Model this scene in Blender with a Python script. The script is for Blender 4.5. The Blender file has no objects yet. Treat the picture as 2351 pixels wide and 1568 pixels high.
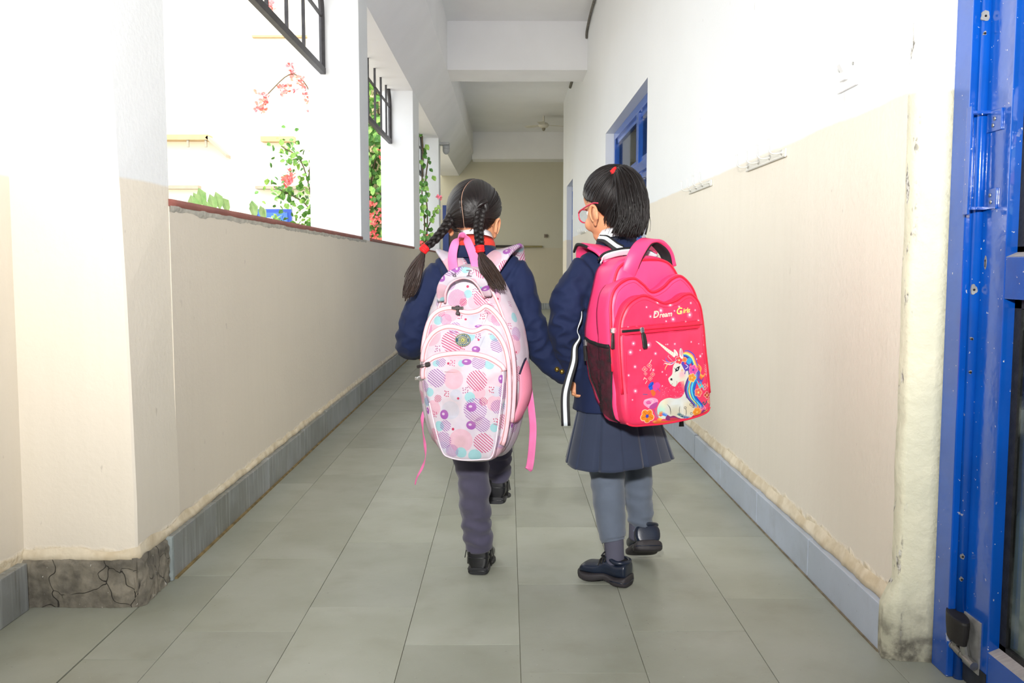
import bpy, bmesh, math, random
import numpy as np
from mathutils import Vector, Matrix, noise
random.seed(7)
SC = bpy.context.scene
COL = SC.collection
pi = math.pi
V = Vector

# ------------------------------------------------------------------ camera, sky, sun, exposure
cd = bpy.data.cameras.new('camera'); cam = bpy.data.objects.new('camera', cd); COL.objects.link(cam)
PITCH, YAW = 0.0838, 0.0046
cam.location = (0, 0, 0.98)
cam.rotation_euler = (pi/2 - PITCH, 0, -YAW)
cd.sensor_fit = 'HORIZONTAL'; cd.sensor_width = 36; cd.lens = 2085/2351*36
cd.clip_start = 0.02; cd.clip_end = 300
SC.camera = cam

w = bpy.data.worlds.new('sky'); SC.world = w; w.use_nodes = True
nt = w.node_tree; nt.nodes.clear()
out = nt.nodes.new('ShaderNodeOutputWorld'); bg = nt.nodes.new('ShaderNodeBackground')
bg.inputs[0].default_value = (0.90, 0.95, 1.0, 1); bg.inputs[1].default_value = 3.7
nt.links.new(bg.outputs[0], out.inputs[0])

sd = bpy.data.lights.new('sun', 'SUN'); sd.energy = 6.0; sd.angle = 0.009; sd.color = (1, 0.95, 0.86)
sun = bpy.data.objects.new('sun', sd); COL.objects.link(sun)
sun.rotation_euler = V((-0.45, 0.55, -0.75)).to_track_quat('-Z', 'Y').to_euler()

# the photographer's flash, a little above and left of the lens
fd = bpy.data.lights.new('camera_flash', 'AREA'); fd.spread = math.radians(112); fd.energy = 68; fd.shape = 'DISK'; fd.size = 0.16; fd.color = (1, 0.985, 0.96)
fl = bpy.data.objects.new('camera_flash', fd); COL.objects.link(fl)
fl.location = (-0.10, -0.12, 1.42)
fl.rotation_euler = (V((0.05, 6, 2.5)) - V(fl.location)).to_track_quat('-Z', 'Y').to_euler()

SC.view_settings.view_transform = 'Standard'
SC.view_settings.look = 'None'
SC.view_settings.gamma = 1.0
SC.view_settings.use_curve_mapping = False
SC.view_settings.exposure = 0.0

# ------------------------------------------------------------------ helpers
def lin(c):
    r = []
    for v in c[:3]:
        v = v/255.0
        r.append(v/12.92 if v <= 0.04045 else ((v+0.055)/1.055)**2.4)
    return (r[0], r[1], r[2], 1.0)

def nodes(m):
    m.use_nodes = True
    t = m.node_tree; t.nodes.clear()
    o = t.nodes.new('ShaderNodeOutputMaterial'); b = t.nodes.new('ShaderNodeBsdfPrincipled')
    t.links.new(b.outputs[0], o.inputs[0])
    return t, b, o

def N(t, kind, **kw):
    n = t.nodes.new(kind)
    for k, v in kw.items():
        if k.startswith('i_'):
            key = k[2:]
            n.inputs[int(key) if key.isdigit() else key].default_value = v
        else: setattr(n, k, v)
    return n

def mix(t, fac, a, b, blend='MIX'):
    n = t.nodes.new('ShaderNodeMix'); n.data_type = 'RGBA'; n.blend_type = blend
    for sock, val in ((n.inputs[0], fac), (n.inputs[6], a), (n.inputs[7], b)):
        if hasattr(val, 'links') or hasattr(val, 'is_linked'): t.links.new(val, sock)
        else: sock.default_value = val
    return n.outputs[2]

def mth(t, op, a, b=None, c=None):
    n = t.nodes.new('ShaderNodeMath'); n.operation = op
    for i, val in enumerate((a, b, c)):
        if val is None: continue
        if hasattr(val, 'is_linked'): t.links.new(val, n.inputs[i])
        else: n.inputs[i].default_value = val
    return n.outputs[0]

def step(t, val, lo, hi):
    n = t.nodes.new('ShaderNodeMapRange'); n.interpolation_type = 'SMOOTHSTEP'
    t.links.new(val, n.inputs[0]); n.inputs[1].default_value = lo; n.inputs[2].default_value = hi
    return n.outputs[0]

def coords(t, kind='Object', scale=(1, 1, 1), world=False):
    if world:
        g = t.nodes.new('ShaderNodeNewGeometry'); src = g.outputs['Position']
    else:
        g = t.nodes.new('ShaderNodeTexCoord'); src = g.outputs[kind]
    mp = t.nodes.new('ShaderNodeMapping'); mp.inputs['Scale'].default_value = scale
    t.links.new(src, mp.inputs[0]); return mp.outputs[0]

def nz(t, vec, scale, detail=3, rough=0.55):
    n = t.nodes.new('ShaderNodeTexNoise'); t.links.new(vec, n.inputs['Vector'])
    n.inputs['Scale'].default_value = scale; n.inputs['Detail'].default_value = detail; n.inputs['Roughness'].default_value = rough
    return n.outputs[0]

def bump(t, b, h, dist=0.002, strength=1.0):
    n = t.nodes.new('ShaderNodeBump'); n.inputs['Distance'].default_value = dist; n.inputs['Strength'].default_value = strength
    t.links.new(h, n.inputs['Height']); t.links.new(n.outputs[0], b.inputs['Normal'])

def mat(name, col, rough=0.6, metal=0.0, var=0.06, vs=6.0, bmp=0.0, bs=60.0, spec=0.4, col2=None, sheen=0.0, coat=0.0, sc=(1, 1, 1), world=False):
    m = bpy.data.materials.new(name); t, b, o = nodes(m)
    vec = coords(t, scale=sc, world=world)
    c = lin(col)
    if col2: c1, c2 = c, lin(col2)
    else:
        c1 = tuple(x*(1-var) for x in c[:3])+(1,); c2 = tuple(min(1, x*(1+var)) for x in c[:3])+(1,)
    f = step(t, nz(t, vec, vs), 0.3, 0.7)
    t.links.new(mix(t, f, c1, c2), b.inputs['Base Color'])
    b.inputs['Roughness'].default_value = rough; b.inputs['Metallic'].default_value = metal
    b.inputs['Specular IOR Level'].default_value = spec
    if sheen: b.inputs['Sheen Weight'].default_value = sheen
    if coat: b.inputs['Coat Weight'].default_value = coat; b.inputs['Coat Roughness'].default_value = 0.15
    if bmp: bump(t, b, nz(t, vec, bs, 2), bmp)
    return m

def new_mesh(name, verts, faces, smooth=True):
    me = bpy.data.meshes.new(name)
    me.from_pydata([tuple(v) for v in verts], [], faces)
    me.update()
    if smooth: me.polygons.foreach_set('use_smooth', [True]*len(me.polygons))
    return me

def link(name, me, m=None, parent=None, kind=None, label=None):
    o = bpy.data.objects.new(name, me); COL.objects.link(o)
    if m is not None:
        for mm in (m if isinstance(m, (list, tuple)) else [m]): me.materials.append(mm)
    if parent is not None: attach(o, parent)
    if kind: o['kind'] = kind
    if label: o['label'] = label
    return o

def wmat(o):
    mm = Matrix.LocRotScale(o.location, o.rotation_euler, o.scale)
    if o.parent: return wmat(o.parent) @ o.matrix_parent_inverse @ mm
    return mm

def attach(o, parent, local=False):
    o.parent = parent
    if not local: o.matrix_parent_inverse = wmat(parent).inverted()

def empty(name, loc=(0, 0, 0), rot=(0, 0, 0), label=None, cat=None, group=None, kind=None, parent=None):
    o = bpy.data.objects.new(name, None); COL.objects.link(o); o.location = loc; o.rotation_euler = rot
    o.empty_display_size = 0.05
    tag(o, label, cat, group, kind)
    if parent is not None: attach(o, parent)
    return o

def tag(o, label=None, cat=None, group=None, kind=None):
    if label: o['label'] = label
    if cat: o['category'] = cat
    if group: o['group'] = group
    if kind: o['kind'] = kind
    return o

class MB:
    """collects simple solids into one mesh"""
    def __init__(s): s.v = []; s.f = []
    def add(s, vs, fs):
        o = len(s.v); s.v += [V(v) for v in vs]; s.f += [tuple(i+o for i in f) for f in fs]; return s
    def box(s, x0, x1, y0, y1, z0, z1, ch=0.0):
        if ch <= 0:
            vs = [(x, y, z) for x in (x0, x1) for y in (y0, y1) for z in (z0, z1)]
            fs = [(0, 1, 3, 2), (4, 6, 7, 5), (0, 4, 5, 1), (2, 3, 7, 6), (0, 2, 6, 4), (1, 5, 7, 3)]
            return s.add(vs, fs)
        bm = bmesh.new(); bmesh.ops.create_cube(bm, size=1)
        for v in bm.verts:
            v.co = V(((x0+x1)/2+v.co.x*(x1-x0), (y0+y1)/2+v.co.y*(y1-y0), (z0+z1)/2+v.co.z*(z1-z0)))
        bmesh.ops.bevel(bm, geom=bm.edges[:], offset=ch, segments=2, profile=0.6, affect='EDGES')
        bm.verts.index_update()
        s.add([v.co.copy() for v in bm.verts], [tuple(v.index for v in f.verts) for f in bm.faces]); bm.free(); return s
    def loft(s, rings, cap=True):
        n = len(rings[0]); vs = [p for r in rings for p in r]; fs = []
        for i in range(len(rings)-1):
            for j in range(n):
                k = (j+1) % n
                fs.append((i*n+j, i*n+k, (i+1)*n+k, (i+1)*n+j))
        if cap:
            fs.append(tuple(reversed(range(n)))); fs.append(tuple(range((len(rings)-1)*n, len(rings)*n)))
        return s.add(vs, fs)
    def tube(s, path, r, n=8, cap=True, flat=None, up=None):
        return s.loft(tube_rings(path, r, n, flat, up), cap)
    def ball(s, c, r, nu=16, nv=10, rot=None):
        rr = (r, r, r) if isinstance(r, (int, float)) else r
        c = V(c); vs = []; fs = []
        for i in range(1, nv):
            th = pi*i/nv
            for j in range(nu):
                ph = 2*pi*j/nu
                p = V((rr[0]*math.sin(th)*math.cos(ph), rr[1]*math.sin(th)*math.sin(ph), rr[2]*math.cos(th)))
                if rot is not None: p = rot @ p
                vs.append(c+p)
        a = V((0, 0, rr[2])); a = rot @ a if rot is not None else a
        vs.append(c+a); vs.append(c-a); T = len(vs)-2; B = len(vs)-1
        for i in range(nv-2):
            for j in range(nu):
                k = (j+1) % nu
                fs.append((i*nu+j, (i+1)*nu+j, (i+1)*nu+k, i*nu+k))
        for j in range(nu):
            k = (j+1) % nu
            fs.append((T, j, k)); fs.append((B, (nv-2)*nu+k, (nv-2)*nu+j))
        return s.add(vs, fs)
    def xf(s, M): s.v = [M @ p for p in s.v]; return s
    def build(s, name, m, parent=None, smooth=False, **kw):
        return link(name, new_mesh(name, s.v, s.f, smooth), m, parent, **kw)

def cr(pts, n=8, closed=False):
    """Catmull-Rom through points (Vectors or tuples of any size)"""
    P = [np.array(p, float) for p in pts]; out = []; m = len(P)
    for i in range(m if closed else m-1):
        p1, p2 = P[i], P[(i+1) % m]
        p0 = P[i-1] if (closed or i > 0) else 2*p1-p2
        p3 = P[(i+2) % m] if (closed or i+2 < m) else 2*p2-p1
        for k in range(n):
            t = k/n
            out.append(0.5*((2*p1)+(-p0+p2)*t+(2*p0-5*p1+4*p2-p3)*t*t+(-p0+3*p1-3*p2+p3)*t**3))
    if not closed: out.append(P[-1])
    return out

def frames(path, up=None):
    P = [V(p) for p in path]; T = []
    for i in range(len(P)):
        d = P[min(i+1, len(P)-1)]-P[max(i-1, 0)]
        T.append(d.normalized() if d.length > 1e-9 else V((0, 0, 1)))
    if up is None:
        u = V((0, 0, 1)) if abs(T[0].z) < 0.9 else V((1, 0, 0))
    else: u = V(up) if isinstance(up[0], (int, float)) else V(up[0])
    res = []
    for i, t in enumerate(T):
        if up is not None and not isinstance(up[0], (int, float)): u = V(up[i])
        u = u-t*u.dot(t)
        if u.length < 1e-6: u = t.orthogonal()
        u.normalize(); res.append((P[i], t, u, t.cross(u)))
    return res

def tube_rings(path, r, n=8, flat=None, up=None, power=1.0):
    """r: number, list, or list of (ru, rv)"""
    fr = frames(path, up); rings = []
    for i, (p, t, u, b) in enumerate(fr):
        q = r[i] if isinstance(r, (list, tuple)) else r
        ru, rv = q if isinstance(q, (list, tuple, np.ndarray)) else (q, q)
        if flat: rv = rv*flat
        ring = []
        for j in range(n):
            a = 2*pi*j/n; ca, sa = math.cos(a), math.sin(a)
            if power != 1.0:
                ca = math.copysign(abs(ca)**power, ca); sa = math.copysign(abs(sa)**power, sa)
            ring.append(p+u*(ru*ca)+b*(rv*sa))
        rings.append(ring)
    return rings

def lerp_list(keys, ts):
    """keys: [(t, a, b ...)] -> linear interpolation at each t of ts"""
    xs = [k[0] for k in keys]; out = []
    for c in range(1, len(keys[0])): out.append(np.interp(ts, xs, [k[c] for k in keys]))
    return list(zip(*out)) if len(out) > 1 else list(out[0])

def disp(me, fn):
    """move every vertex along its normal by fn(co)"""
    n = len(me.vertices); co = [v.co.copy() for v in me.vertices]; no = [v.normal.copy() for v in me.vertices]
    for i, v in enumerate(me.vertices): v.co = co[i]+no[i]*fn(co[i])
    me.update()

def fuse(mb, voxel=0.005, smooth=3, name='fused'):
    """closed solids -> one continuous surface"""
    me = new_mesh(name, mb.v, mb.f)
    bm = bmesh.new(); bm.from_mesh(me); bmesh.ops.recalc_face_normals(bm, faces=bm.faces[:]); bm.to_mesh(me); bm.free()
    o = bpy.data.objects.new(name, me); COL.objects.link(o)
    md = o.modifiers.new('r', 'REMESH'); md.mode = 'VOXEL'; md.voxel_size = voxel; md.use_smooth_shade = True
    if smooth:
        ms = o.modifiers.new('s', 'SMOOTH'); ms.factor = 0.5; ms.iterations = smooth
    dg = bpy.context.evaluated_depsgraph_get(); ev = o.evaluated_get(dg)
    res = bpy.data.meshes.new_from_object(ev)
    bpy.data.objects.remove(o); bpy.data.meshes.remove(me)
    res.polygons.foreach_set('use_smooth', [True]*len(res.polygons))
    return res

def fold(p, s=(1, 1, 1)): return noise.noise(V((p[0]*s[0], p[1]*s[1], p[2]*s[2])))

# ---- pictures printed on cloth, painted here pixel by pixel
class Canvas:
    def __init__(s, u0, u1, v0, v1, ppm, bgc):
        s.u0, s.u1, s.v0, s.v1, s.k = u0, u1, v0, v1, ppm
        s.W, s.H = int((u1-u0)*ppm), int((v1-v0)*ppm)
        s.a = np.ones((s.H, s.W, 3), np.float32)*np.array(bgc, np.float32)/255
        s.U, s.Vv = np.meshgrid((np.arange(s.W)+.5)/ppm+u0, (np.arange(s.H)+.5)/ppm+v0)
    def win(s, x0, x1, y0, y1, pad=0.002):
        i0 = max(0, int((y0-pad-s.v0)*s.k)); i1 = min(s.H, int((y1+pad-s.v0)*s.k)+2)
        j0 = max(0, int((x0-pad-s.u0)*s.k)); j1 = min(s.W, int((x1+pad-s.u0)*s.k)+2)
        return slice(i0, max(i0, i1)), slice(j0, max(j0, j1))
    def put(s, w, al, col):
        al = np.clip(al, 0, 1)[..., None]; s.a[w] = s.a[w]*(1-al)+np.array(col, np.float32)/255*al
    def disc(s, x, y, rx, col, ry=None, alpha=1.0, soft=None, stripes=None):
        ry = ry or rx; w = s.win(x-rx, x+rx, y-ry, y+ry)
        dx, dy = s.U[w]-x, s.Vv[w]-y
        d = np.sqrt((dx/rx)**2+(dy/ry)**2)
        e = soft or 0.7/(s.k*min(rx, ry))
        al = np.clip((1-d)/e+.5, 0, 1)*alpha
        if stripes:
            ang, per, duty = stripes
            ph = (dx*math.cos(ang)+dy*math.sin(ang))/per
            tri = np.abs((ph % 1)-.5)*2
            al = al*np.clip((duty-tri)*per*s.k*.5+.5, 0, 1)
        s.put(w, al, col)
    def poly(s, pts, col, alpha=1.0, smooth=0, soft=1.0):
        if smooth: pts = [tuple(p) for p in cr(pts, smooth, True)]
        P = np.array(pts); w = s.win(P[:, 0].min(), P[:, 0].max(), P[:, 1].min(), P[:, 1].max())
        x, y = s.U[w], s.Vv[w]
        inside = np.zeros(x.shape, bool); dmin = np.full(x.shape, 1e9)
        for i in range(len(P)):
            (x1, y1), (x2, y2) = P[i], P[(i+1) % len(P)]
            c = (y1 > y) != (y2 > y)
            if y1 != y2: inside ^= c & (x < (x2-x1)*(y-y1)/(y2-y1)+x1)
            L = (x2-x1)**2+(y2-y1)**2+1e-15; t = np.clip(((x-x1)*(x2-x1)+(y-y1)*(y2-y1))/L, 0, 1)
            dmin = np.minimum(dmin, (x-x1-t*(x2-x1))**2+(y-y1-t*(y2-y1))**2)
        d = np.sqrt(dmin)*s.k*np.where(inside, 1, -1)/soft
        s.put(w, np.clip(d+.5, 0, 1)*alpha, col)
    def line(s, pts, wd, col, alpha=1.0, smooth=0, taper=False):
        if smooth: pts = [tuple(p) for p in cr(pts, smooth)]
        P = np.array(pts); n = len(P)-1
        w = s.win(P[:, 0].min()-wd, P[:, 0].max()+wd, P[:, 1].min()-wd, P[:, 1].max()+wd)
        x, y = s.U[w], s.Vv[w]; best = np.full(x.shape, -1e9)
        for i in range(n):
            (x1, y1), (x2, y2) = P[i], P[i+1]
            L = (x2-x1)**2+(y2-y1)**2+1e-15; t = np.clip(((x-x1)*(x2-x1)+(y-y1)*(y2-y1))/L, 0, 1)
            d = np.sqrt((x-x1-t*(x2-x1))**2+(y-y1-t*(y2-y1))**2)
            r = wd/2*(math.sin(pi*(i+.5)/n)**.6 if taper else 1)
            best = np.maximum(best, r-d)
        s.put(w, np.clip(best*s.k+.5, 0, 1)*alpha, col)
    def image(s, name):
        im = bpy.data.images.new(name, s.W, s.H)
        px = np.ones((s.H, s.W, 4), np.float32); px[..., :3] = np.clip(s.a, 0, 1)
        im.pixels.foreach_set(px.ravel()); im.update(); im.pack(); return im
    def material(s, name, rough=0.65, bmp=0.0004, bs=900, spec=0.35, sheen=0.0):
        m = bpy.data.materials.new(name); t, b, o = nodes(m)
        ti = t.nodes.new('ShaderNodeTexImage'); ti.image = s.image(name); ti.extension = 'EXTEND'
        uv = t.nodes.new('ShaderNodeUVMap'); mp = t.nodes.new('ShaderNodeMapping')
        mp.inputs['Location'].default_value = (-s.u0/(s.u1-s.u0), -s.v0/(s.v1-s.v0), 0)
        mp.inputs['Scale'].default_value = (1/(s.u1-s.u0), 1/(s.v1-s.v0), 1)
        t.links.new(uv.outputs[0], mp.inputs[0]); t.links.new(mp.outputs[0], ti.inputs[0])
        f = nz(t, coords(t), 45, 3)
        c = mix(t, 1.0, ti.outputs[0], mix(t, step(t, f, .3, .7), (.93, .93, .93, 1), (1, 1, 1, 1)), 'MULTIPLY')
        t.links.new(c, b.inputs['Base Color']); b.inputs['Roughness'].default_value = rough
        b.inputs['Specular IOR Level'].default_value = spec
        if sheen: b.inputs['Sheen Weight'].default_value = sheen
        bump(t, b, nz(t, coords(t), bs, 2), bmp); return m

def set_uv(me, fn):
    uv = me.uv_layers.new(name='UVMap')
    co = [fn(v.co, i) for i, v in enumerate(me.vertices)]
    d = np.zeros((len(me.loops), 2), np.float32)
    for l in me.loops: d[l.index] = co[l.vertex_index]
    uv.data.foreach_set('uv', d.ravel())
# ------------------------------------------------------------------ paints and stones of the setting
def wall_paint(name, split, low=(238, 229, 213), high=(240, 242, 243), rough_band=None, wob=0.012):
    m = bpy.data.materials.new(name); t, b, o = nodes(m)
    vec = coords(t, world=True); sep = t.nodes.new('ShaderNodeSeparateXYZ'); t.links.new(vec, sep.inputs[0]); z = sep.outputs[2]
    wb = mth(t, 'MULTIPLY', mth(t, 'SUBTRACT', nz(t, vec, 3.0), 0.5), wob*2)
    f = step(t, mth(t, 'ADD', z, wb), split-0.006, split+0.006)
    big = step(t, nz(t, vec, 1.3, 4), .3, .75)
    streak = step(t, nz(t, coords(t, world=True, scale=(9, 9, 0.7)), 3.0, 4), .35, .8)
    L = lin(low); H = lin(high)
    lowc = mix(t, big, L, tuple(x*.95 for x in L[:3])+(1,))
    lowc = mix(t, mth(t, 'MULTIPLY', streak, .25), lowc, tuple(x*y for x, y in zip(L[:3], (.9, .9, .88)))+(1,))
    highc = mix(t, big, H, tuple(x*.975 for x in H[:3])+(1,))
    c = mix(t, f, lowc, highc)
    # small scuffs
    sp = step(t, nz(t, coords(t, world=True, scale=(1, 1, .45)), 34, 2), .735, .78)
    c = mix(t, mth(t, 'MULTIPLY', sp, .3), c, lin((150, 140, 128)))
    hgt = nz(t, vec, 55, 4)
    if rough_band:
        # thick uneven cream plaster just over the skirting
        rb = step(t, mth(t, 'ADD', z, mth(t, 'MULTIPLY', mth(t, 'SUBTRACT', nz(t, vec, 14, 4), .5), .05)), rough_band+.012, rough_band-.004)
        c = mix(t, rb, c, mix(t, step(t, nz(t, vec, 40), .3, .75), lin((234, 222, 196)), lin((212, 196, 164))))
        hgt = mth(t, 'ADD', hgt, mth(t, 'MULTIPLY', mth(t, 'MULTIPLY', rb, nz(t, vec, 42, 5)), 6))
    t.links.new(c, b.inputs['Base Color'])
    b.inputs['Roughness'].default_value = 0.42; b.inputs['Specular IOR Level'].default_value = 0.35
    bump(t, b, hgt, 0.0012); return m

def stone(name, c1, c2, c3, rough=0.3, streaks=None, objrand=0.10):
    m = bpy.data.materials.new(name); t, b, o = nodes(m)
    vec = coords(t, world=True)
    oi = t.nodes.new('ShaderNodeObjectInfo')
    off = t.nodes.new('ShaderNodeVectorMath'); off.operation = 'ADD'
    cmb = t.nodes.new('ShaderNodeCombineXYZ'); t.links.new(mth(t, 'MULTIPLY', oi.outputs['Random'], 37.0), cmb.inputs[0]); t.links.new(mth(t, 'MULTIPLY', oi.outputs['Random'], 13.0), cmb.inputs[1])
    t.links.new(vec, off.inputs[0]); t.links.new(cmb.outputs[0], off.inputs[1]); vv = off.outputs[0]
    c = mix(t, step(t, nz(t, vv, 2.2, 4), .3, .7), lin(c1), lin(c2))
    c = mix(t, mth(t, 'MULTIPLY', step(t, nz(t, vv, 7, 5), .45, .8), .5), c, lin(c3))
    rb = mth(t, 'ADD', mth(t, 'MULTIPLY', oi.outputs['Random'], 2*objrand), 1-objrand)
    hsv = t.nodes.new('ShaderNodeHueSaturation'); t.links.new(c, hsv.inputs['Color']); t.links.new(rb, hsv.inputs['Value']); c = hsv.outputs[0]
    if streaks:
        s = step(t, nz(t, coords(t, world=True, scale=(14, 14, .8)), 3, 3), .5, .72)
        c = mix(t, mth(t, 'MULTIPLY', s, .45), c, lin(streaks))
        d = step(t, nz(t, coords(t, world=True, scale=(18, 18, 1.0)), 4, 3), .56, .75)
        c = mix(t, mth(t, 'MULTIPLY', d, .5), c, lin((92, 90, 78)))
    sp = step(t, nz(t, vec, 120, 1), .74, .8)
    c = mix(t, mth(t, 'MULTIPLY', sp, .35), c, lin((205, 205, 196)))
    sd2 = step(t, nz(t, vec, 95, 1), .26, .2)
    c = mix(t, mth(t, 'MULTIPLY', sd2, .35), c, lin((70, 66, 58)))
    t.links.new(c, b.inputs['Base Color'])
    r = t.nodes.new('ShaderNodeMapRange'); t.links.new(nz(t, vv, 5, 4), r.inputs[0]); r.inputs[3].default_value = rough-.07; r.inputs[4].default_value = rough+.12
    t.links.new(r.outputs[0], b.inputs['Roughness']); b.inputs['Specular IOR Level'].default_value = 0.42
    bump(t, b, nz(t, vec, 30, 4), 0.0006); return m

PAINT_R = wall_paint('paint_right', 1.398, rough_band=.165)
PAINT_L = wall_paint('paint_left', 1.228, rough_band=.16)
PAINT_PARAPET = wall_paint('paint_parapet', 1.19, low=(228, 218, 202), rough_band=.16)
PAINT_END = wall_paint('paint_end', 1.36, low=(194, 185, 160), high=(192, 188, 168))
WHITE = mat('whitewash', (236, 238, 240), .6, var=.02, vs=2, bmp=.0008, bs=40, world=True)
CEIL = mat('ceiling_white', (240, 240, 242), .75, var=.02, vs=1.5, bmp=.0006, bs=30, world=True)
REVEAL = mat('reveal_green_white', (214, 214, 196), .5, var=.05, vs=5, bmp=.0015, bs=35, world=True)
KOTA = stone('kota_stone', (150, 153, 138), (163, 166, 154), (136, 136, 118), rough=.33)
SKIRT_L = stone('skirting_stone_left', (142, 146, 146), (120, 122, 116), (158, 164, 170), rough=.35, streaks=(196, 200, 202))
SKIRT_R = stone('skirting_stone_right', (184, 194, 210), (172, 182, 196), (140, 146, 152), rough=.3, objrand=.05)
GROUT = mat('grout', (118, 116, 100), .9, var=.2, vs=9, world=True)
def cement_mat():
    m = bpy.data.materials.new('bare_cement'); t, b, o = nodes(m); vec = coords(t, world=True)
    c = mix(t, step(t, nz(t, vec, 11, 5), .3, .72), lin((146, 139, 124)), lin((92, 88, 79)))
    c = mix(t, mth(t, 'MULTIPLY', step(t, nz(t, vec, 38, 5), .5, .75), .5), c, lin((74, 70, 64)))
    vo = t.nodes.new('ShaderNodeTexVoronoi'); vo.feature = 'DISTANCE_TO_EDGE'; vo.inputs['Scale'].default_value = 8
    wv = t.nodes.new('ShaderNodeVectorMath'); wv.operation = 'ADD'; nn = t.nodes.new('ShaderNodeTexNoise'); nn.inputs['Scale'].default_value = 7; t.links.new(vec, nn.inputs['Vector'])
    sc_ = t.nodes.new('ShaderNodeVectorMath'); sc_.operation = 'SCALE'; sc_.inputs[3].default_value = .16; t.links.new(nn.outputs[1], sc_.inputs[0]); t.links.new(vec, wv.inputs[0]); t.links.new(sc_.outputs[0], wv.inputs[1]); t.links.new(wv.outputs[0], vo.inputs['Vector'])
    k = step(t, vo.outputs['Distance'], .012, .002); k2 = mth(t, 'MULTIPLY', k, step(t, nz(t, vec, 5), .48, .56))
    c = mix(t, mth(t, 'MULTIPLY', k2, .85), c, lin((40, 37, 33)))
    c = mix(t, step(t, nz(t, vec, 70, 1), .74, .78), c, lin((206, 204, 196)))
    t.links.new(c, b.inputs['Base Color']); b.inputs['Roughness'].default_value = .88
    bump(t, b, mth(t, 'SUBTRACT', nz(t, vec, 34, 5), k2), .005); return m
CEMENT = cement_mat()
SILL = mat('red_sill', (150, 92, 82), .55, var=.12, vs=12, bmp=.001, world=True)
IRON = mat('dark_iron', (62, 60, 62), .5, metal=.3, var=.2, vs=20, bmp=.0004)
CONC = mat('courtyard_concrete', (190, 184, 172), .85, var=.08, vs=1.5, world=True)

# ------------------------------------------------------------------ floor
fl_ = MB().box(-1.9, 3.2, -3.0, 21, -.10, -.004).build('floor', GROUT, kind='structure')
cols = [(-2.10, -1.79, 2.10), (-1.785, -1.483, 2.33), (-1.48, -1.065, 1.95), (-1.062, -.874, 2.808), (-.874, -.570, 2.368), (-.570, -.268, 2.542), (-.268, .031, 2.28), (.031, .334, 2.116), (.334, .639, 2.365), (.639, .946, 2.606), (.946, 1.30, 2.33)]
LT = .612; YF = 12.3
tile_mesh = {}
def tile_me(wd, ln):
    k = (round(wd, 3), round(ln, 3))
    if k not in tile_mesh:
        g = .0007
        a, b_ = wd/2-g, ln/2-g; c = .0005
        vs = [(-a, -b_, -.01), (a, -b_, -.01), (a, b_, -.01), (-a, b_, -.01), (-a, -b_, -c), (a, -b_, -c), (a, b_, -c), (-a, b_, -c), (-a+c, -b_+c, 0), (a-c, -b_+c, 0), (a-c, b_-c, 0), (-a+c, b_-c, 0)]
        fs = [(3, 2, 1, 0)]+[(i+o, (i+1) % 4+o, (i+1) % 4+4+o, i+4+o) for o in (0, 4) for i in range(4)]+[(8, 9, 10, 11)]
        me = new_mesh('tile', vs, fs, False); me.materials.append(KOTA); tile_mesh[k] = me
    return tile_mesh[k]
for (x0, x1, y0) in cols:
    near = x0 < -1.2 or x0 > .9
    k = -6
    while True:
        a = y0+k*LT; b_ = a+LT; k += 1
        if b_ < (1.2 if not near else 1.0): continue
        hi = 2.56 if x0 < -1.2 else (2.2 if x0 > .9 else YF)
        if a >= hi: break
        b2 = min(b_, hi)
        if b2-a < .02: break
        o = bpy.data.objects.new('tile', tile_me(x1-x0, b2-a)); COL.objects.link(o)
        o.location = ((x0+x1)/2, (a+b2)/2, random.uniform(-.0006, .0)); attach(o, fl_)
MB().box(-1.08, 3.2, YF, 20.3, -.01, 0).box(-2.7, -1.08, 14.9, 20.3, -.01, 0).build('far_tiles', stone('kota_far', (150, 153, 138), (163, 166, 154), (136, 136, 118), rough=.33), fl_)
MB().box(-2.1, 1.3, -3.0, 1.0, -.01, 0).build('near_tiles', KOTA, fl_)

# ------------------------------------------------------------------ right wall
wr = MB()
XR = .972
wr.box(XR, 1.18, 2.2, 6.43, 0, 3.95); wr.box(XR, 1.22, 6.43, 9.15, 2.28, 3.95); wr.box(XR, 1.22, 9.15, 13.72, 0, 3.95)
wr.box(XR, 1.22, 13.72, 15.1, 2.27, 3.95); wr.box(XR, 1.22, 15.1, 16.08, 0, 3.95)
wall_right = wr.build('wall_right', PAINT_R, kind='structure')
# the worn end of the wall beside the blue door
def chipped(name, x0, x1, y0, y1, z1, m):
    pass
rv = MB(); nzs = 90; vs = []; fs = []
for i in range(nzs+1):
    z = 3.0*(i/nzs)
    k = .006*noise.noise(V((3, 1, z*7)))+.004*noise.noise(V((1, 8, z*31)))
    low = max(0, 1-z/.28)
    lo2 = min(1, max(0, (.20-z)/.07)); lo2 = lo2*lo2*(3-2*lo2)
    for (x, y) in ((XR-.002-.028*lo2+.5*k, 2.236), (XR-.004-.027*lo2-.006*low+k, 2.200-abs(k)-.006*lo2), (XR+.004, 2.186-low*.01), (1.03, 2.180-low*.008), (1.052+.4*k, 2.166), (1.052, 2.2)):
        vs.append((x, y, z))
for i in range(nzs):
    for j in range(5): fs.append((i*6+j, i*6+j+1, (i+1)*6+j+1, (i+1)*6+j))
m = bpy.data.materials.new('worn_reveal'); t, b, o_ = nodes(m); vec = coords(t, world=True)
sp_ = t.nodes.new('ShaderNodeSeparateXYZ'); t.links.new(vec, sp_.inputs[0]); z = sp_.outputs[2]
c = mix(t, step(t, z, 1.385, 1.40), mix(t, step(t, nz(t, vec, 6, 4), .3, .7), lin((222, 218, 192)), lin((206, 204, 180))), lin((238, 240, 240)))
chip = mth(t, 'MULTIPLY', step(t, nz(t, coords(t, world=True, scale=(1, 1, .35)), 26, 4), .58, .63), step(t, sp_.outputs[0], .985, .968))
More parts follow.
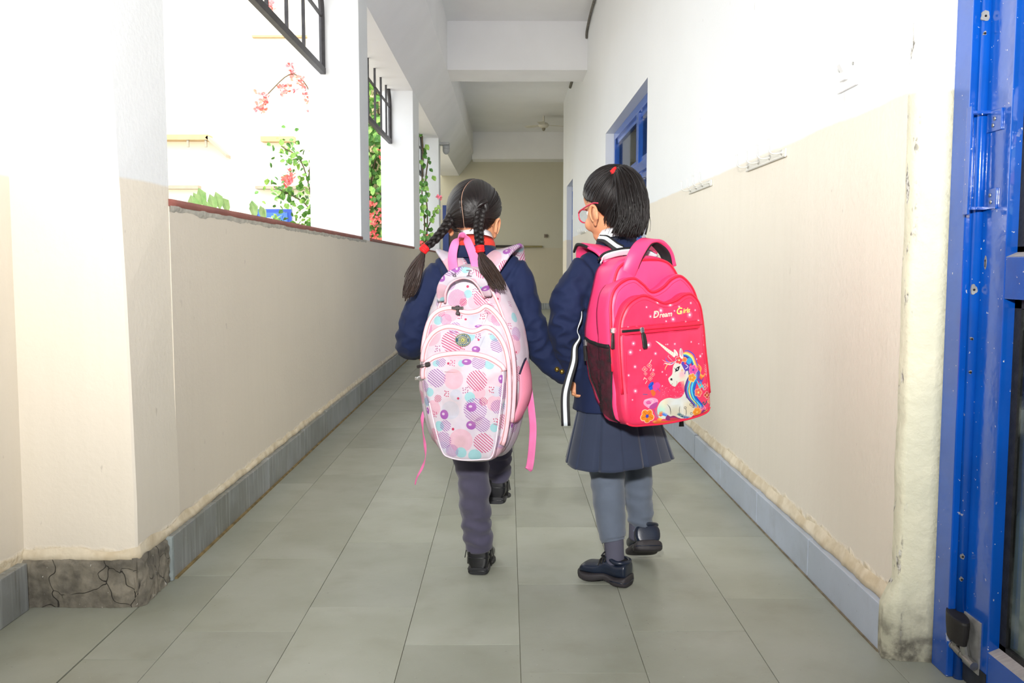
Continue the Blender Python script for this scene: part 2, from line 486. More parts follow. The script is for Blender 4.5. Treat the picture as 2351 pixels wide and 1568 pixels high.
c = mix(t, chip, c, mix(t, step(t, nz(t, vec, 90), .4, .6), lin((120, 116, 108)), lin((205, 203, 196))))
dirt = mth(t, 'MULTIPLY', step(t, mth(t, 'ADD', z, mth(t, 'MULTIPLY', nz(t, vec, 16, 5), .22)), .30, .11), mth(t, 'ADD', mth(t, 'MULTIPLY', step(t, nz(t, vec, 28, 5), .35, .65), .5), .45))
c = mix(t, dirt, c, lin((78, 74, 66)))
t.links.new(c, b.inputs['Base Color']); b.inputs['Roughness'].default_value = .6
bump(t, b, nz(t, vec, 40, 5), .004); WORN = m
link('worn_corner', new_mesh('worn_corner', vs, fs, True), WORN, wall_right)
MB().box(1.05, 1.198, 2.112, 2.2, 0, 3.95).build('door_pier', mat('pale_green_post', (196, 208, 192), .6, var=.08, vs=8, bmp=.001, bs=40, world=True), wall_right)
MB().box(1.05, 1.30, -.6, 2.16, 2.45, 3.95).box(1.05, 1.30, -3, -.6, 0, 3.95).build('door_lintel', WHITE, wall_right)

def skirting(name, x_in, x_out, joints, h, m, cap=None):
    root = empty(name, (x_in, joints[0], 0), kind='structure')
    for a, b_ in zip(joints[:-1], joints[1:]):
        mb = MB().box(min(x_in, x_out), max(x_in, x_out), a+.0022, b_-.0022, 0, h+random.uniform(-.003, .003), .003)
        mb.build('skirting_tile', m, root)
    return root
jr = [2.232, 2.79, 3.38, 3.97, 4.53, 5.1, 5.68, 6.26, 6.42]
bR = skirting('baseboard_right', XR+.002, .944, jr, .124, SKIRT_R)
for a, b_ in ((9.16, 9.7), (9.7, 10.3), (10.3, 10.9), (10.9, 11.5), (11.5, 12.1), (12.1, 12.7), (12.7, 13.3), (13.3, 13.7), (15.12, 15.6), (15.6, 16.08)):
    MB().box(.944, XR+.002, a+.002, b_-.002, 0, .124, .003).build('skirting_tile', SKIRT_R, bR)
MB().box(.939, .946, 2.232, 6.42, -.003, .003).build('dirty_joint', mat('dirty_joint', (122, 112, 92), .9, var=.3, vs=20, world=True), bR)
# ledge of thick plaster over the skirting
lv = []; lf = []
ys = np.linspace(2.2, 6.42, 240)
for i, y in enumerate(ys):
    e = .012+.007*noise.noise(V((y*9, 0, 0)))+.004*noise.noise(V((y*40, 2, 0)))
    top = .166+.014*noise.noise(V((y*6, 5, 0)))+.004*noise.noise(V((y*50, 5, 0)))
    lv += [(XR+.001, y, .118), (XR-e, y, .1235), (XR-e*.8, y, .140), (XR+.001, y, top)]
for i in range(len(ys)-1):
    for j in range(3): lf.append((i*4+j, (i+1)*4+j, (i+1)*4+j+1, i*4+j+1))
PLASTER = mat('cream_plaster', (232, 220, 196), .8, col2=(206, 190, 160), vs=14, bmp=.003, bs=38, world=True)
link('plaster_edge', new_mesh('plaster_edge', lv, lf), PLASTER, wall_right)

# ------------------------------------------------------------------ left: near wall, pillar, parapet, columns
wall_back_blocker = MB().box(-1.6, 1.3, -3.3, -3.1, 0, 3.95).build('wall_back_blocker', PAINT_L, kind='structure')  # added out of view to block sky light from behind the camera
wall_left = empty('wall_left', (-1.2, 2.55, 0), kind='structure')
MB().box(-1.62, -1.394, -3.2, 2.62, 0, 3.95).build('near_wall', PAINT_L, wall_left)
# the near pillar: its plaster flares out a little towards the bottom
vs = []; fs = []
zz = [.128, .134, .14, .3, .6, .9, 1.19, 1.23, 1.5, 2.0, 3.95]
fl2 = [1.066, 1.066, 1.068, 1.068, 1.073, 1.079, 1.088, 1.09, 1.097, 1.105, 1.12]
yb = [2.56, 2.56, 2.562, 2.566, 2.57, 2.572, 2.574, 2.574, 2.574, 2.574, 2.574]
for z, xf, y in zip(zz, fl2, yb):
    vs += [(-1.50, y, z), (-xf-.006, y, z), (-xf, y+.006, z), (-min(xf, 1.072), 2.905, z), (-1.50, 2.905, z)]
for i in range(len(zz)-1):
    for j in range(5): fs.append((i*5+j, i*5+(j+1) % 5, (i+1)*5+(j+1) % 5, (i+1)*5+j))
link('pillar', new_mesh('pillar', vs, fs, False), PAINT_L, wall_left)
MB().box(-1.44, -1.07, 2.9, 14.62, 0, 1.168).build('parapet', PAINT_PARAPET, wall_left)
colY = [(6.69, 7.10), (10.45, 11.12), (14.27, 14.62)]
for a, b_ in colY:
    MB().box(-1.44, -1.0705, a, b_, 1.16, 2.96, .006).build('column', WHITE, wall_left)
for a, b_ in ((2.9, 6.69), (7.10, 10.45), (11.12, 14.27)):
    n = 60; v2 = []; f2 = []
    for i in range(n+1):
        y = a+(b_-a)*i/n; e = .006*noise.noise(V((y*5, 1, 1)))
        v2 += [(-1.46, y, 1.166), (-1.46, y, 1.186), (-1.064+e, y, 1.189), (-1.060+e, y, 1.176), (-1.066+e*2, y, 1.166)]
    for i in range(n):
        for j in range(4): f2.append((i*5+j, (i+1)*5+j, (i+1)*5+j+1, i*5+j+1))
    f2 += [(0, 1, 2, 3, 4), tuple(n*5+k for k in (4, 3, 2, 1, 0))]
    link('sill', new_mesh('sill', v2, f2, True), SILL, wall_left)
# grey ragged mortar under the first sill
v2 = []; f2 = []
for i, y in enumerate(np.linspace(2.9, 6.9, 200)):
    e = .004+.003*noise.noise(V((y*12, 4, 1))); lo = 1.150-.012*noise.noise(V((y*7, 9, 1)))-.006*noise.noise(V((y*40, 9, 1)))
    v2 += [(-1.0695, y, lo), (-1.07+e, y, lo+.008), (-1.07+e, y, 1.169)]
for i in range(199):
    for j in range(2): f2.append((i*3+j, (i+1)*3+j, (i+1)*3+j+1, i*3+j+1))
link('mortar_edge', new_mesh('mortar_edge', v2, f2), mat('grey_mortar', (188, 184, 174), .9, var=.15, vs=25, bmp=.003, world=True), wall_left)
MB().box(-2.0, -1.41, 2.63, 2.9, 0, 3.95).build('return_wall', WHITE, wall_left)

jl = [2.777, 3.195, 3.926, 4.03, 4.62, 5.21, 5.80, 6.39, 6.98, 7.57, 8.16, 8.75, 9.34, 9.93, 10.5, 11.1, 11.7, 12.3, 12.9, 13.5, 14.1, 14.6]
bL = skirting('baseboard_left', -1.072, -1.045, jl, .137, SKIRT_L)
MB().box(-1.394, -1.366, 1.4, 1.94, 0, .137, .003).build('skirting_tile', SKIRT_L, bL)
MB().box(-1.394, -1.366, 1.944, 2.525, 0, .137, .003).build('skirting_tile', SKIRT_L, bL)
# broken away skirting at the pillar: bare cement bed
def cement(name, P, parent):
    n = 70; rows = 14; v2 = []; f2 = []
    pts = cr(P, 24); L = len(pts)
    for i, p in enumerate(pts):
        a = np.array(pts[min(i+1, L-1)])-np.array(pts[max(i-1, 0)]); nrm = np.array((a[1], -a[0])); nrm /= np.linalg.norm(nrm)
        for j in range(rows+1):
            z = .139*j/rows
            q = V((p[0]*6, p[1]*6, z*6))
            d = .010*noise.noise(q*1.6)+.006*noise.noise(q*5)+.004*noise.noise(q*14)
            if abs(p[0]+1.09) < .022 and p[1] < 2.60: d -= .006*(1+noise.noise(q*7))
            d += .010
            if j == rows: d = -.004
            v2.append((p[0]+nrm[0]*d, p[1]+nrm[1]*d, z+.004*noise.noise(q*4)*(j == rows)))
    for i in range(L-1):
        for j in range(rows): f2.append((i*(rows+1)+j, (i+1)*(rows+1)+j, (i+1)*(rows+1)+j+1, i*(rows+1)+j+1))
    return link(name, new_mesh(name, v2, f2), CEMENT, parent)
MB().box(-1.45, -1.078, 2.572, 2.9, 0, .136).build('cement_core', CEMENT, bL)
cement('cement_patch', [(-1.40, 2.556), (-1.30, 2.554), (-1.2, 2.552), (-1.10, 2.552), (-1.066, 2.556)], bL)
cement('cement_patch', [(-1.078, 2.55), (-1.060, 2.57), (-1.060, 2.65), (-1.061, 2.72), (-1.062, 2.775)], bL)
MB().box(-1.0685, -1.042, 2.758, 2.7765, 0, .139, .004).build('skirting_end', mat('cut_stone_edge', (150, 160, 160), .6, var=.15, vs=30, bmp=.001), bL)
MB().box(-1.046, -1.036, 2.78, 12, -.003, .005).build('dirty_joint', mat('dirty_joint_left', (130, 112, 74), .9, var=.3, vs=20, world=True), bL)
# plaster lip over the left skirting
lv = []; lf = []
path = [(-1.40, 2.56), (-1.10, 2.558), (-1.066, 2.563), (-1.066, 2.9), (-1.07, 3.2), (-1.07, 12)]
samp = []
for (p, q) in zip(path[:-1], path[1:]):
    d = math.dist(p, q); n = max(2, int(d/.02))
    for i in range(n): samp.append(((p[0]+(q[0]-p[0])*i/n), (p[1]+(q[1]-p[1])*i/n), (q[1]-p[1])/d, -(q[0]-p[0])/d))
for (x, y, nx, ny) in samp:
    k = V((x*9, y*9, 0)); e = .007+.005*noise.noise(k)+.003*noise.noise(k*4)
    top = .166+.020*noise.noise(k*.8); lo = .137+.003*noise.noise(k*5)
    lv += [(x, y, lo-.004), (x+nx*e, y+ny*e, lo), (x+nx*e*.8, y+ny*e*.8, lo+.014), (x-nx*.001, y-ny*.001, top)]
for i in range(len(samp)-1):
    for j in range(3): lf.append((i*4+j, (i+1)*4+j, (i+1)*4+j+1, i*4+j+1))
link('plaster_edge', new_mesh('plaster_edge', lv, lf), PLASTER, wall_left)

# ------------------------------------------------------------------ ceiling, soffit, beams
ceiling = MB().box(-1.66, 3.2, -3.2, 12.0, 3.93, 4.05).box(-.76, 3.2, 12.0, 20.3, 3.80, 4.05).build('ceiling', CEIL, kind='structure')
v2 = []; f2 = []
prof = [(-1.46, 4.05), (-1.46, 2.94), (-1.07, 2.94), (-.735, 3.35), (-.735, 3.95), (-.735, 4.05)]
MBs = MB(); r0 = [V((x, -3.2, z)) for x, z in prof]; r1 = [V((x, 20.25, z)) for x, z in prof]
MBs.loft([r0, r1]); MBs.build('soffit_beam', CEIL, ceiling)
MB().box(-.76, .975, 11.3, 12.0, 3.35, 4.0).build('cross_beam', CEIL, ceiling)
MB().box(-.76, 3.2, 19.6, 20.25, 3.236, 3.9).build('cross_beam', CEIL, ceiling)

# ------------------------------------------------------------------ end wall and the wider end bay
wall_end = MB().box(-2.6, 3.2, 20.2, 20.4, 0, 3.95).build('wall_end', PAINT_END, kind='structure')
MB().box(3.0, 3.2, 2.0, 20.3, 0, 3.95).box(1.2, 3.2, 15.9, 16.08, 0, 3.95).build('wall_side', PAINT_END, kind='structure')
be = empty('baseboard_end', (0, 20.2, 0), kind='structure')
x = -.4
while x < 3.0:
    MB().box(x+.003, x+.56, 20.17, 20.2, 0, .14, .004).build('skirting_tile', SKIRT_L, be); x += .565

# ------------------------------------------------------------------ outside
ground = MB().box(-40, -1.46, -20, 60, -.2, -.05).box(-1.5, 40, -30, -3.0, -.2, -.02).build('ground', CONC, kind='structure')
# ------------------------------------------------------------------ near blue door
def blue_paint(name, col, chips=True):
    m = bpy.data.materials.new(name); t, b, o = nodes(m); vec = coords(t, world=True)
    c = mix(t, step(t, nz(t, vec, 5, 4), .3, .7), lin(col), tuple(x*.82 for x in lin(col)[:3])+(1,))
    if chips:
        a = step(t, nz(t, vec, 85, 2), .725, .745)
        big = mth(t, 'MULTIPLY', step(t, nz(t, vec, 17, 5), .70, .715), step(t, nz(t, vec, 2.3, 1), .50, .60))
        f = mth(t, 'MAXIMUM', mth(t, 'MULTIPLY', a, .8), mth(t, 'MULTIPLY', big, .8))
        c = mix(t, f, c, lin((205, 206, 200)))
        d = step(t, nz(t, vec, 3.3, 5), .62, .8)
        c = mix(t, mth(t, 'MULTIPLY', d, .35), c, lin((30, 48, 92)))
    t.links.new(c, b.inputs['Base Color']); b.inputs['Roughness'].default_value = .14; b.inputs['Specular IOR Level'].default_value = .8
    bump(t, b, nz(t, vec, 25, 3), .0008); return m
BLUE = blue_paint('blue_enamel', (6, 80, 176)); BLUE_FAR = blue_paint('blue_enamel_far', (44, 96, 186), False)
GASKET = mat('black_gasket', (26, 27, 28), .6, var=.4, vs=40, bmp=.0015, bs=90)
STEEL = mat('worn_steel', (168, 168, 164), .38, metal=.85, var=.15, vs=30, bmp=.0004)
CHROME = mat('chrome', (214, 214, 212), .18, metal=1.0, var=.03)
RUBBER = mat('black_rubber', (34, 32, 31), .55, var=.15, vs=30, bmp=.0003)
BARE = mat('bare_metal_patch', (142, 142, 140), .55, metal=.3, var=.25, vs=25, bmp=.001)
LEDGE = mat('worn_grey_ledge', (164, 158, 156), .6, var=.1, vs=30, sc=(1, 6, 1))

def thin_glass(name, tint=(235, 240, 238), refl=.10, stain=None):
    m = bpy.data.materials.new(name); m.use_nodes = True; t = m.node_tree; t.nodes.clear()
    o = t.nodes.new('ShaderNodeOutputMaterial'); tr = t.nodes.new('ShaderNodeBsdfTransparent'); gl = t.nodes.new('ShaderNodeBsdfGlossy')
    tr.inputs[0].default_value = lin(tint); gl.inputs['Roughness'].default_value = .03
    lw = t.nodes.new('ShaderNodeLayerWeight'); lw.inputs[0].default_value = .25
    f = mth(t, 'ADD', mth(t, 'MULTIPLY', lw.outputs['Fresnel'], .55), refl*.3)
    ms = t.nodes.new('ShaderNodeMixShader'); t.links.new(f, ms.inputs[0]); t.links.new(tr.outputs[0], ms.inputs[1]); t.links.new(gl.outputs[0], ms.inputs[2])
    last = ms.outputs[0]
    if stain:
        df = t.nodes.new('ShaderNodeBsdfDiffuse'); df.inputs[0].default_value = lin(stain)
        s = step(t, nz(t, coords(t, world=True), 7, 5), .5, .8); m2 = t.nodes.new('ShaderNodeMixShader')
        t.links.new(mth(t, 'MULTIPLY', s, .35), m2.inputs[0]); t.links.new(last, m2.inputs[1]); t.links.new(df.outputs[0], m2.inputs[2]); last = m2.outputs[0]
    t.links.new(last, o.inputs[0]); return m
GLASS = thin_glass('door_glass', stain=(190, 200, 192)); GLASS2 = thin_glass('far_glass', (200, 205, 205), .25)

door1 = empty('door_1', (1.05, 2.1, 0), kind='structure')
# frame: a post with a step, facing the corridor and the camera in turn
MB().box(1.046, 1.14, 2.09, 2.166, 0, 2.4, .003).build('door_frame', BLUE, door1)
MB().tube([(1.074, 2.086, 0), (1.074, 2.086, 2.4)], .013, 28).build('frame_bead', BLUE, door1, True)
leaf_parts = []
def leaf(y1, y0, hinge_far):
    st = .117
    lf = MB().box(1.078, 1.118, y1-st, y1, .004, 2.36, .0025).build('stile', BLUE, door1)
    MB().box(1.078, 1.118, y0, y0+st, .004, 2.36, .0025).build('stile', BLUE, door1)
    a, b_ = y0+st, y1-st
    MB().box(1.079, 1.118, a, b_, .004, .112, .002).build('bottom_rail', BLUE, door1)
    MB().box(1.079, 1.118, a, b_, .907, .998, .002).build('middle_rail', BLUE, door1)
    MB().box(1.079, 1.118, a, b_, 2.24, 2.36, .002).build('top_rail', BLUE, door1)
    for z in (.112, .998):       # worn sloping ledge on each rail
        MB().loft([[V((1.079, a, z)), V((1.110, a, z)), V((1.110, a, z+.013))], [V((1.079, b_, z)), V((1.110, b_, z)), V((1.110, b_, z+.013))]]).build('glazing_ledge', LEDGE, door1)
    for z0, z1 in ((.112, .907), (.998, 2.24)):
        g = MB()
        g.box(1.1035, 1.113, b_-.026, b_, z0, z1).box(1.1035, 1.113, a, a+.02, z0, z1).box(1.1035, 1.113, a, b_, z0+.008, z0+.022).box(1.1035, 1.113, a, b_, z1-.02, z1)
        g.build('gasket', GASKET, door1)
        MB().box(1.109, 1.1125, a+.002, b_-.002, z0+.002, z1-.002).build('glass_pane', GLASS, door1)
    return lf
st = leaf(2.088, 1.17, True); leaf(1.165, .25, False)
# pull handle with two screwed brackets
hd = MB().box(1.031, 1.037, 2.050, 2.072, 1.093, 1.333, .002).box(1.035, 1.0785, 2.048, 2.07, 1.316, 1.322).box(1.035, 1.0785, 2.048, 2.07, 1.104, 1.110)
hd.box(1.0735, 1.0785, 2.004, 2.064, 1.275, 1.322, .0015).box(1.0735, 1.0785, 2.012, 2.064, 1.104, 1.150, .0015).build('pull_handle', BLUE, door1)
for (y, z) in ((2.030, 1.302), (2.036, 1.288), (2.036, 1.135), (2.032, 1.12)):
    MB().tube([(1.0745, y, z), (1.0715, y, z)], .0045, 12).build('screw', STEEL, door1, True)
# keyhole plate worn to metal, and the screw holes of the frame
MB().ball((1.0776, 2.052, .986), (.0006, .006, .016), 12, 8).build('keyhole_wear', BARE, door1)
MB().box(1.0767, 1.0775, 2.0505, 2.0535, .976, .990).tube([(1.0775, 2.052, .990), (1.0766, 2.052, .990)], .0028, 10).build('keyhole', GASKET, door1)
HOLE = mat('screw_hole', (20, 20, 22), .8)
for (z, wear) in ((1.535, .0125), (1.497, .0045), (.925, .010), (.812, .004), (.735, .004), (.30, .006), (.245, .005)):
    ol = []
    for j in range(26):
        a = 2*pi*j/26; rr = wear*(.85+.45*noise.noise(V((math.cos(a)*1.3, math.sin(a)*1.3, z*9)))); ol.append((1.066+rr*.8*math.cos(a), z+rr*1.15*math.sin(a)))
    MB().loft([[V((p, 2.0735+.4*abs(p-1.074)**1.2-.0012, q)) for p, q in ol], [V((p, 2.079, q)) for p, q in ol]]).build('worn_patch', BARE, door1)
    MB().tube([(1.066, 2.0785, z-.001), (1.066, 2.0728, z-.001)], .0026, 14).build('screw_hole', HOLE, door1)
# foot bolt: bare plate, hinge barrel, arm and rubber pad
MB().box(1.0742, 1.079, 2.00, 2.075, .045, .168, .001).build('bolt_plate', BARE, door1)
fb = empty('foot_bolt', (1.06, 2.08, .07), parent=door1)
fb_ = MB()
for i, (a, b_) in enumerate(((0, .24), (.25, .36), (.37, .56), (.57, .70), (.71, 1.0))):
    p0 = V((1.058, 2.115, .083)); p1 = V((1.062, 1.995, .069))
    fb_.tube([p0.lerp(p1, a), p0.lerp(p1, b_)], .0098 if i % 2 == 0 else .0088, 16)
fb_.build('hinge_barrel', STEEL, fb)
MB().tube([(1.062, 2.075, .077), (1.055, 2.077, .115)], .009, 12).tube([(1.064, 2.035, .074), (1.058, 2.04, .115)], .0105, 12).build('bolt_arm', STEEL, fb)
r = MB(); rings = []
for z, k in ((.104, .80), (.106, .9), (.135, 1.0), (.158, 1.04), (.163, 1.0), (.164, .8)):
    ring = []
    for j in range(28):
        a = 2*pi*j/28; ca, sa = math.cos(a), math.sin(a)
        ring.append(V((1.054+.019*k*sa, 2.062+.041*k*ca, z-.12*(.041*k*ca)*-1)))
    rings.append(ring)
r.loft(rings).build('rubber_pad', RUBBER, fb, smooth=False)
MB().box(1.0765, 1.079, 1.972, 2.088, .004, .06).build('kick_plate', mat('scuffed_dark', (34, 38, 46), .5, var=.4, vs=20), door1)

# ------------------------------------------------------------------ classroom seen through the near door
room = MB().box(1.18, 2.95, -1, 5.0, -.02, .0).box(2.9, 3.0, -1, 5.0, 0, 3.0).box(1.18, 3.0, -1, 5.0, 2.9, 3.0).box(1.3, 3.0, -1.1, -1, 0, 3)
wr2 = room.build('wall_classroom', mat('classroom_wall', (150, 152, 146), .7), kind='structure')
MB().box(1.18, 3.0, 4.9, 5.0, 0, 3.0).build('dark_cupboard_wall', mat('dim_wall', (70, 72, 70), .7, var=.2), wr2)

def crumple(name, c, r, m, label, cat, amp=.02, seed=0):
    mb = MB().ball(c, r, 48, 32); me = new_mesh(name, mb.v, mb.f)
    disp(me, lambda p: amp*(noise.noise(p*9+V((seed, 0, 0)))+.6*noise.noise(p*22)+.3*noise.noise(p*50)))
    for v in me.vertices: v.co.z = max(v.co.z, c[2]-r[2]*.92 if c[2] > .5 else .002)
    o = link(name, me, m); return tag(o, label, cat)
crumple('cloth_bundle', (1.185, 2.045, .20), (.052, .055, .22), mat('white_polythene', (208, 222, 218), .35, var=.06, vs=12), 'crumpled white sheet standing behind the lower pane of the blue door', 'cloth', .012)
t = empty('school_bag', (1.45, 2.52, .0), label='blue and red bag hanging behind the lower glass of the blue door', cat='bag')
bgm = MB().ball((1.46, 2.52, .62), (.10, .07, .15), 28, 18).build('bag_body', mat('navy_blue_cloth', (30, 56, 150), .6, bmp=.001), t, smooth=True)
MB().ball((1.46, 2.52, .80), (.095, .06, .05), 24, 14).build('bag_flap', mat('red_cloth', (214, 36, 32), .55, bmp=.001), t, smooth=True)
MB().tube(cr([(1.40, 2.47, .56), (1.38, 2.45, .45), (1.40, 2.46, .3), (1.44, 2.47, .01)], 6), .008, 6).build('bag_strap', mat('purple_webbing', (78, 44, 82), .7), t, smooth=True)
MB().box(1.36, 1.46, 2.64, 2.70, .0, .47, .004).build('yellow_box', mat('yellow_card', (232, 178, 30), .6)); tag(bpy.data.objects['yellow_box'], 'tall yellow box behind the blue and red bag inside the classroom', 'box')
MB().box(1.335, 1.38, 2.36, 2.372, .0, .60, .002).build('paper_roll', mat('white_paper', (235, 236, 238), .6)); tag(bpy.data.objects['paper_roll'], 'white paper board standing before the blue and red bag behind the door glass', 'paper')
# transfers stuck to the upper pane
stk = [((255, 150, 40), 1.94, 1.255, .012), ((120, 180, 60), 1.93, 1.225, .010), ((240, 240, 235), 1.925, 1.20, .014), ((230, 110, 30), 1.93, 1.17, .014), ((250, 214, 60), 1.92, 1.14, .012), ((110, 190, 70), 1.935, 1.10, .010), ((240, 240, 240), 1.925, 1.33, .03)]
for i, (c, y, z, r_) in enumerate(stk):
    pts = []
    for j in range(30):
        a = 2*pi*j/30; rr = r_*(1+.25*math.cos(5*a)); pts.append((y+rr*math.cos(a), z+rr*math.sin(a)))
    mb = MB(); mb.loft([[V((1.1082, p, q)) for p, q in pts], [V((1.1089, p, q)) for p, q in pts]])
    mb.build('sticker', mat('sticker_%s' % 'abcdefgh'[i], c, .5), door1)

# ------------------------------------------------------------------ far doors on the right
def side_door(name, y0, y1, ztop, transom, mull):
    d = empty(name, (1.06, y0, 0), kind='structure'); X0, X1 = 1.055, 1.115
    MB().box(X0, X1, y1-.09, y1, 0, ztop, .004).build('jamb', BLUE_FAR, d); MB().box(X0, X1, y0, y0+.09, 0, ztop, .004).build('jamb', BLUE_FAR, d)
    MB().box(X0, X1, y0+.09, y1-.09, ztop-.09, ztop, .004).build('head', BLUE_FAR, d)
    MB().box(X0, X1, y0+.09, y1-.09, transom-.08, transom, .004).build('transom', BLUE_FAR, d)
    ys = [y0+.09]+sorted(mull)+[y1-.09]
    for y in mull: MB().box(X0+.002, X1, y-.06, y+.06, 0, ztop-.09, .003).build('mullion', BLUE_FAR, d)
    for a, b_ in zip(ys[:-1], ys[1:]):
        for z0, z1 in ((.9, transom-.08), (transom, ztop-.09)):
            f = MB()
            for (p, q, r_, s) in ((a, a+.045, z0, z1), (b_-.045, b_, z0, z1), (a, b_, z0, z0+.045), (a, b_, z1-.045, z1)): f.box(X0+.02, X1-.01, p, q, r_, s)
            f.build('sash', BLUE_FAR, d); MB().box(1.094, 1.098, a+.03, b_-.03, z0+.03, z1-.03).build('glass_pane', GLASS2, d)
        MB().box(X0+.015, X1, a, b_, 0, .9).build('panel', BLUE_FAR, d)
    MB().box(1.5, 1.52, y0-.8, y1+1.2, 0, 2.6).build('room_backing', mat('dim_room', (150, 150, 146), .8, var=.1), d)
    MB().box(1.35, 1.38, y1-1.5, y1-1.05, .9, 2.35).build('pale_board', mat('pale_board', (206, 214, 212), .7), d)
    return d
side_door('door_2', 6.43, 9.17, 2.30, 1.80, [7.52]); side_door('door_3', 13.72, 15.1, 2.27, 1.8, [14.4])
PIPE = mat('cable_grey', (112, 108, 100), .7, var=.2, vs=20)
cb = MB().tube(cr([(.945, 7.2, 3.92), (.95, 8.2, 3.905), (.94, 9.0, 3.86), (.955, 9.8, 3.90), (.95, 10.6, 3.86), (.955, 11.2, 3.80), (.96, 11.3, 3.73)], 8), .016, 8)
tag(cb.build('electric_cable', PIPE, smooth=True), 'dark cable sagging along the top edge of the right wall', 'cable')
cb = MB().tube(cr([(.955, 12.02, 3.78), (.955, 12.6, 3.76), (.955, 13.4, 3.72), (.958, 14.2, 3.70)], 6), .022, 8)
tag(cb.build('electric_cable', PIPE, smooth=True), 'thin conduit on the right wall behind the cross beam', 'cable')

# ------------------------------------------------------------------ coat hooks and switch on the right wall
HOOKM = mat('painted_hook_strip', (226, 224, 216), .3, metal=.25, var=.03)
def hook_strip(y0, y1, z, label):
    t = empty('coat_hook_strip', (XR, (y0+y1)/2, z), label=label, cat='coat hooks', group='coat hook strips on the right wall')
    MB().box(XR-.007, XR, y0, y1, z-.013, z+.015, .002).tube([(XR-.006, y0, z-.013), (XR-.006, y1, z-.013)], .003, 8).build('back_plate', HOOKM, t)
    for i in range(4):
        y = y0+(y1-y0)*(.07+.86*i/3)
        MB().tube(cr([(XR-.004, y, z+.004), (XR-.025, y, z-.001), (XR-.043, y, z), (XR-.052, y, z+.010), (XR-.054, y, z+.030), (XR-.055, y, z+.046)], 5), .0032, 8).ball((XR-.055, y, z+.047), .0038, 8, 6).tube([(XR-.006, y, z+.003), (XR-.009, y, z+.003)], .010, 12).build('hook', HOOKM, t, smooth=True)
hook_strip(3.20, 3.72, 1.372, 'larger white strip of four coat hooks, nearer the light switch')
hook_strip(4.36, 4.88, 1.372, 'smaller white strip of four coat hooks, close to the ponytailed girl')
hook_strip(11.4, 12.1, 1.40, 'tiny far strip of coat hooks beside the distant blue door')
SWM = mat('white_plastic', (240, 241, 240), .28, var=.02)
t = empty('light_switch', (XR, 2.635, 1.54), label='white light switch plate high on the right wall', cat='switch')
MB().box(XR-.008, XR, 2.563, 2.706, 1.479, 1.602, .003).build('plate', SWM, t)
MB().box(XR-.018, XR-.007, 2.622, 2.662, 1.505, 1.585, .0025).build('switch_housing', SWM, t)
MB().loft([[V((XR-.018, y, 1.528)), V((XR-.030, y, 1.548)), V((XR-.021, y, 1.566)), V((XR-.016, y, 1.566)), V((XR-.016, y, 1.528))] for y in (2.630, 2.654)]).build('rocker', SWM, t)
for y in (2.585, 2.684): MB().tube([(XR-.0075, y, 1.541), (XR-.0105, y, 1.541)], .0045, 12).build('screw', STEEL, t)

# ------------------------------------------------------------------ end bay: door, fan, camera, socket, ledge
d4 = empty('door_4', (-.9, 20.2, 0), kind='structure')
BR = mat('brown_door', (96, 78, 70), .6, var=.1, vs=3)
MB().box(-1.43, -1.30, 20.10, 20.2, 0, 2.17).box(-.52, -.41, 20.10, 20.2, 0, 2.17).box(-1.43, -.41, 20.10, 20.2, 2.17, 2.29).build('jamb', mat('deep_blue', (38, 62, 128), .4), d4)
MB().box(-1.30, -.52, 20.14, 20.2, 0, 2.17).build('door_panel', BR, d4)
t = empty('notice_ledge', (.2, 20.15, 1.4), label='dark narrow ledge on the end wall between the two girls', cat='ledge')
MB().box(-.27, .33, 20.12, 20.2, 1.365, 1.42, .004).build('black_bar', mat('black_strip', (40, 36, 30), .5), t)
MB().box(.36, .76, 20.13, 20.2, 1.37, 1.41, .004).build('olive_bar', mat('olive_strip', (132, 122, 78), .6), t)
t = empty('wall_socket', (.84, 20.2, 1.62), label='small brown socket on the end wall', cat='socket')
MB().box(.80, .88, 20.17, 20.2, 1.585, 1.665, .004).build('socket_plate', mat('brown_plate', (138, 128, 112), .6), t)
MB().tube([(.84, 20.172, 1.625), (.84, 20.15, 1.625)], .022, 14).build('socket_button', mat('dark_plate', (110, 98, 84), .6), t)
t = empty('ceiling_fan', (.68, 17.5, 3.8), label='white ceiling fan near the far beam', cat='fan')
FAN = mat('fan_white', (216, 212, 200), .5)
MB().tube([(.68, 17.5, 3.8), (.68, 17.5, 3.66)], .018, 10).build('down_rod', FAN, t)
MB().ball((.68, 17.5, 3.625), (.10, .10, .055), 20, 10).build('motor', FAN, t, smooth=True)
MB().ball((.68, 17.5, 3.565), (.035, .035, .05), 14, 8).build('hub_cap', mat('fan_cap', (150, 142, 124), .5), t, smooth=True)
for k in range(3):
    a = 2*pi*k/3+.35; d = V((math.cos(a), math.sin(a), 0)); s = V((-d.y, d.x, .12)); c0 = V((.68, 17.5, 3.63))
    MB().loft([[c0+d*r_+s*w_, c0+d*r_-s*w_, c0+d*r_-s*w_-V((0, 0, .006)), c0+d*r_+s*w_-V((0, 0, .006))] for r_, w_ in ((.09, .03), (.16, .055), (.40, .065), (.43, .05))]).build('blade', FAN, t)
t = empty('dome_camera', (-1.0, 14.5, 2.9), label='small grey dome camera under the beam beside the last column', cat='camera')
GY = mat('camera_grey', (176, 178, 178), .4)
MB().box(-1.08, -.92, 14.42, 14.58, 2.86, 2.90, .008).build('bracket', GY, t)
MB().tube([(-.97, 14.5, 2.87), (-.97, 14.5, 2.80)], .055, 16).ball((-.97, 14.5, 2.79), (.055, .055, .075), 18, 12).build('dome', GY, t, smooth=True)
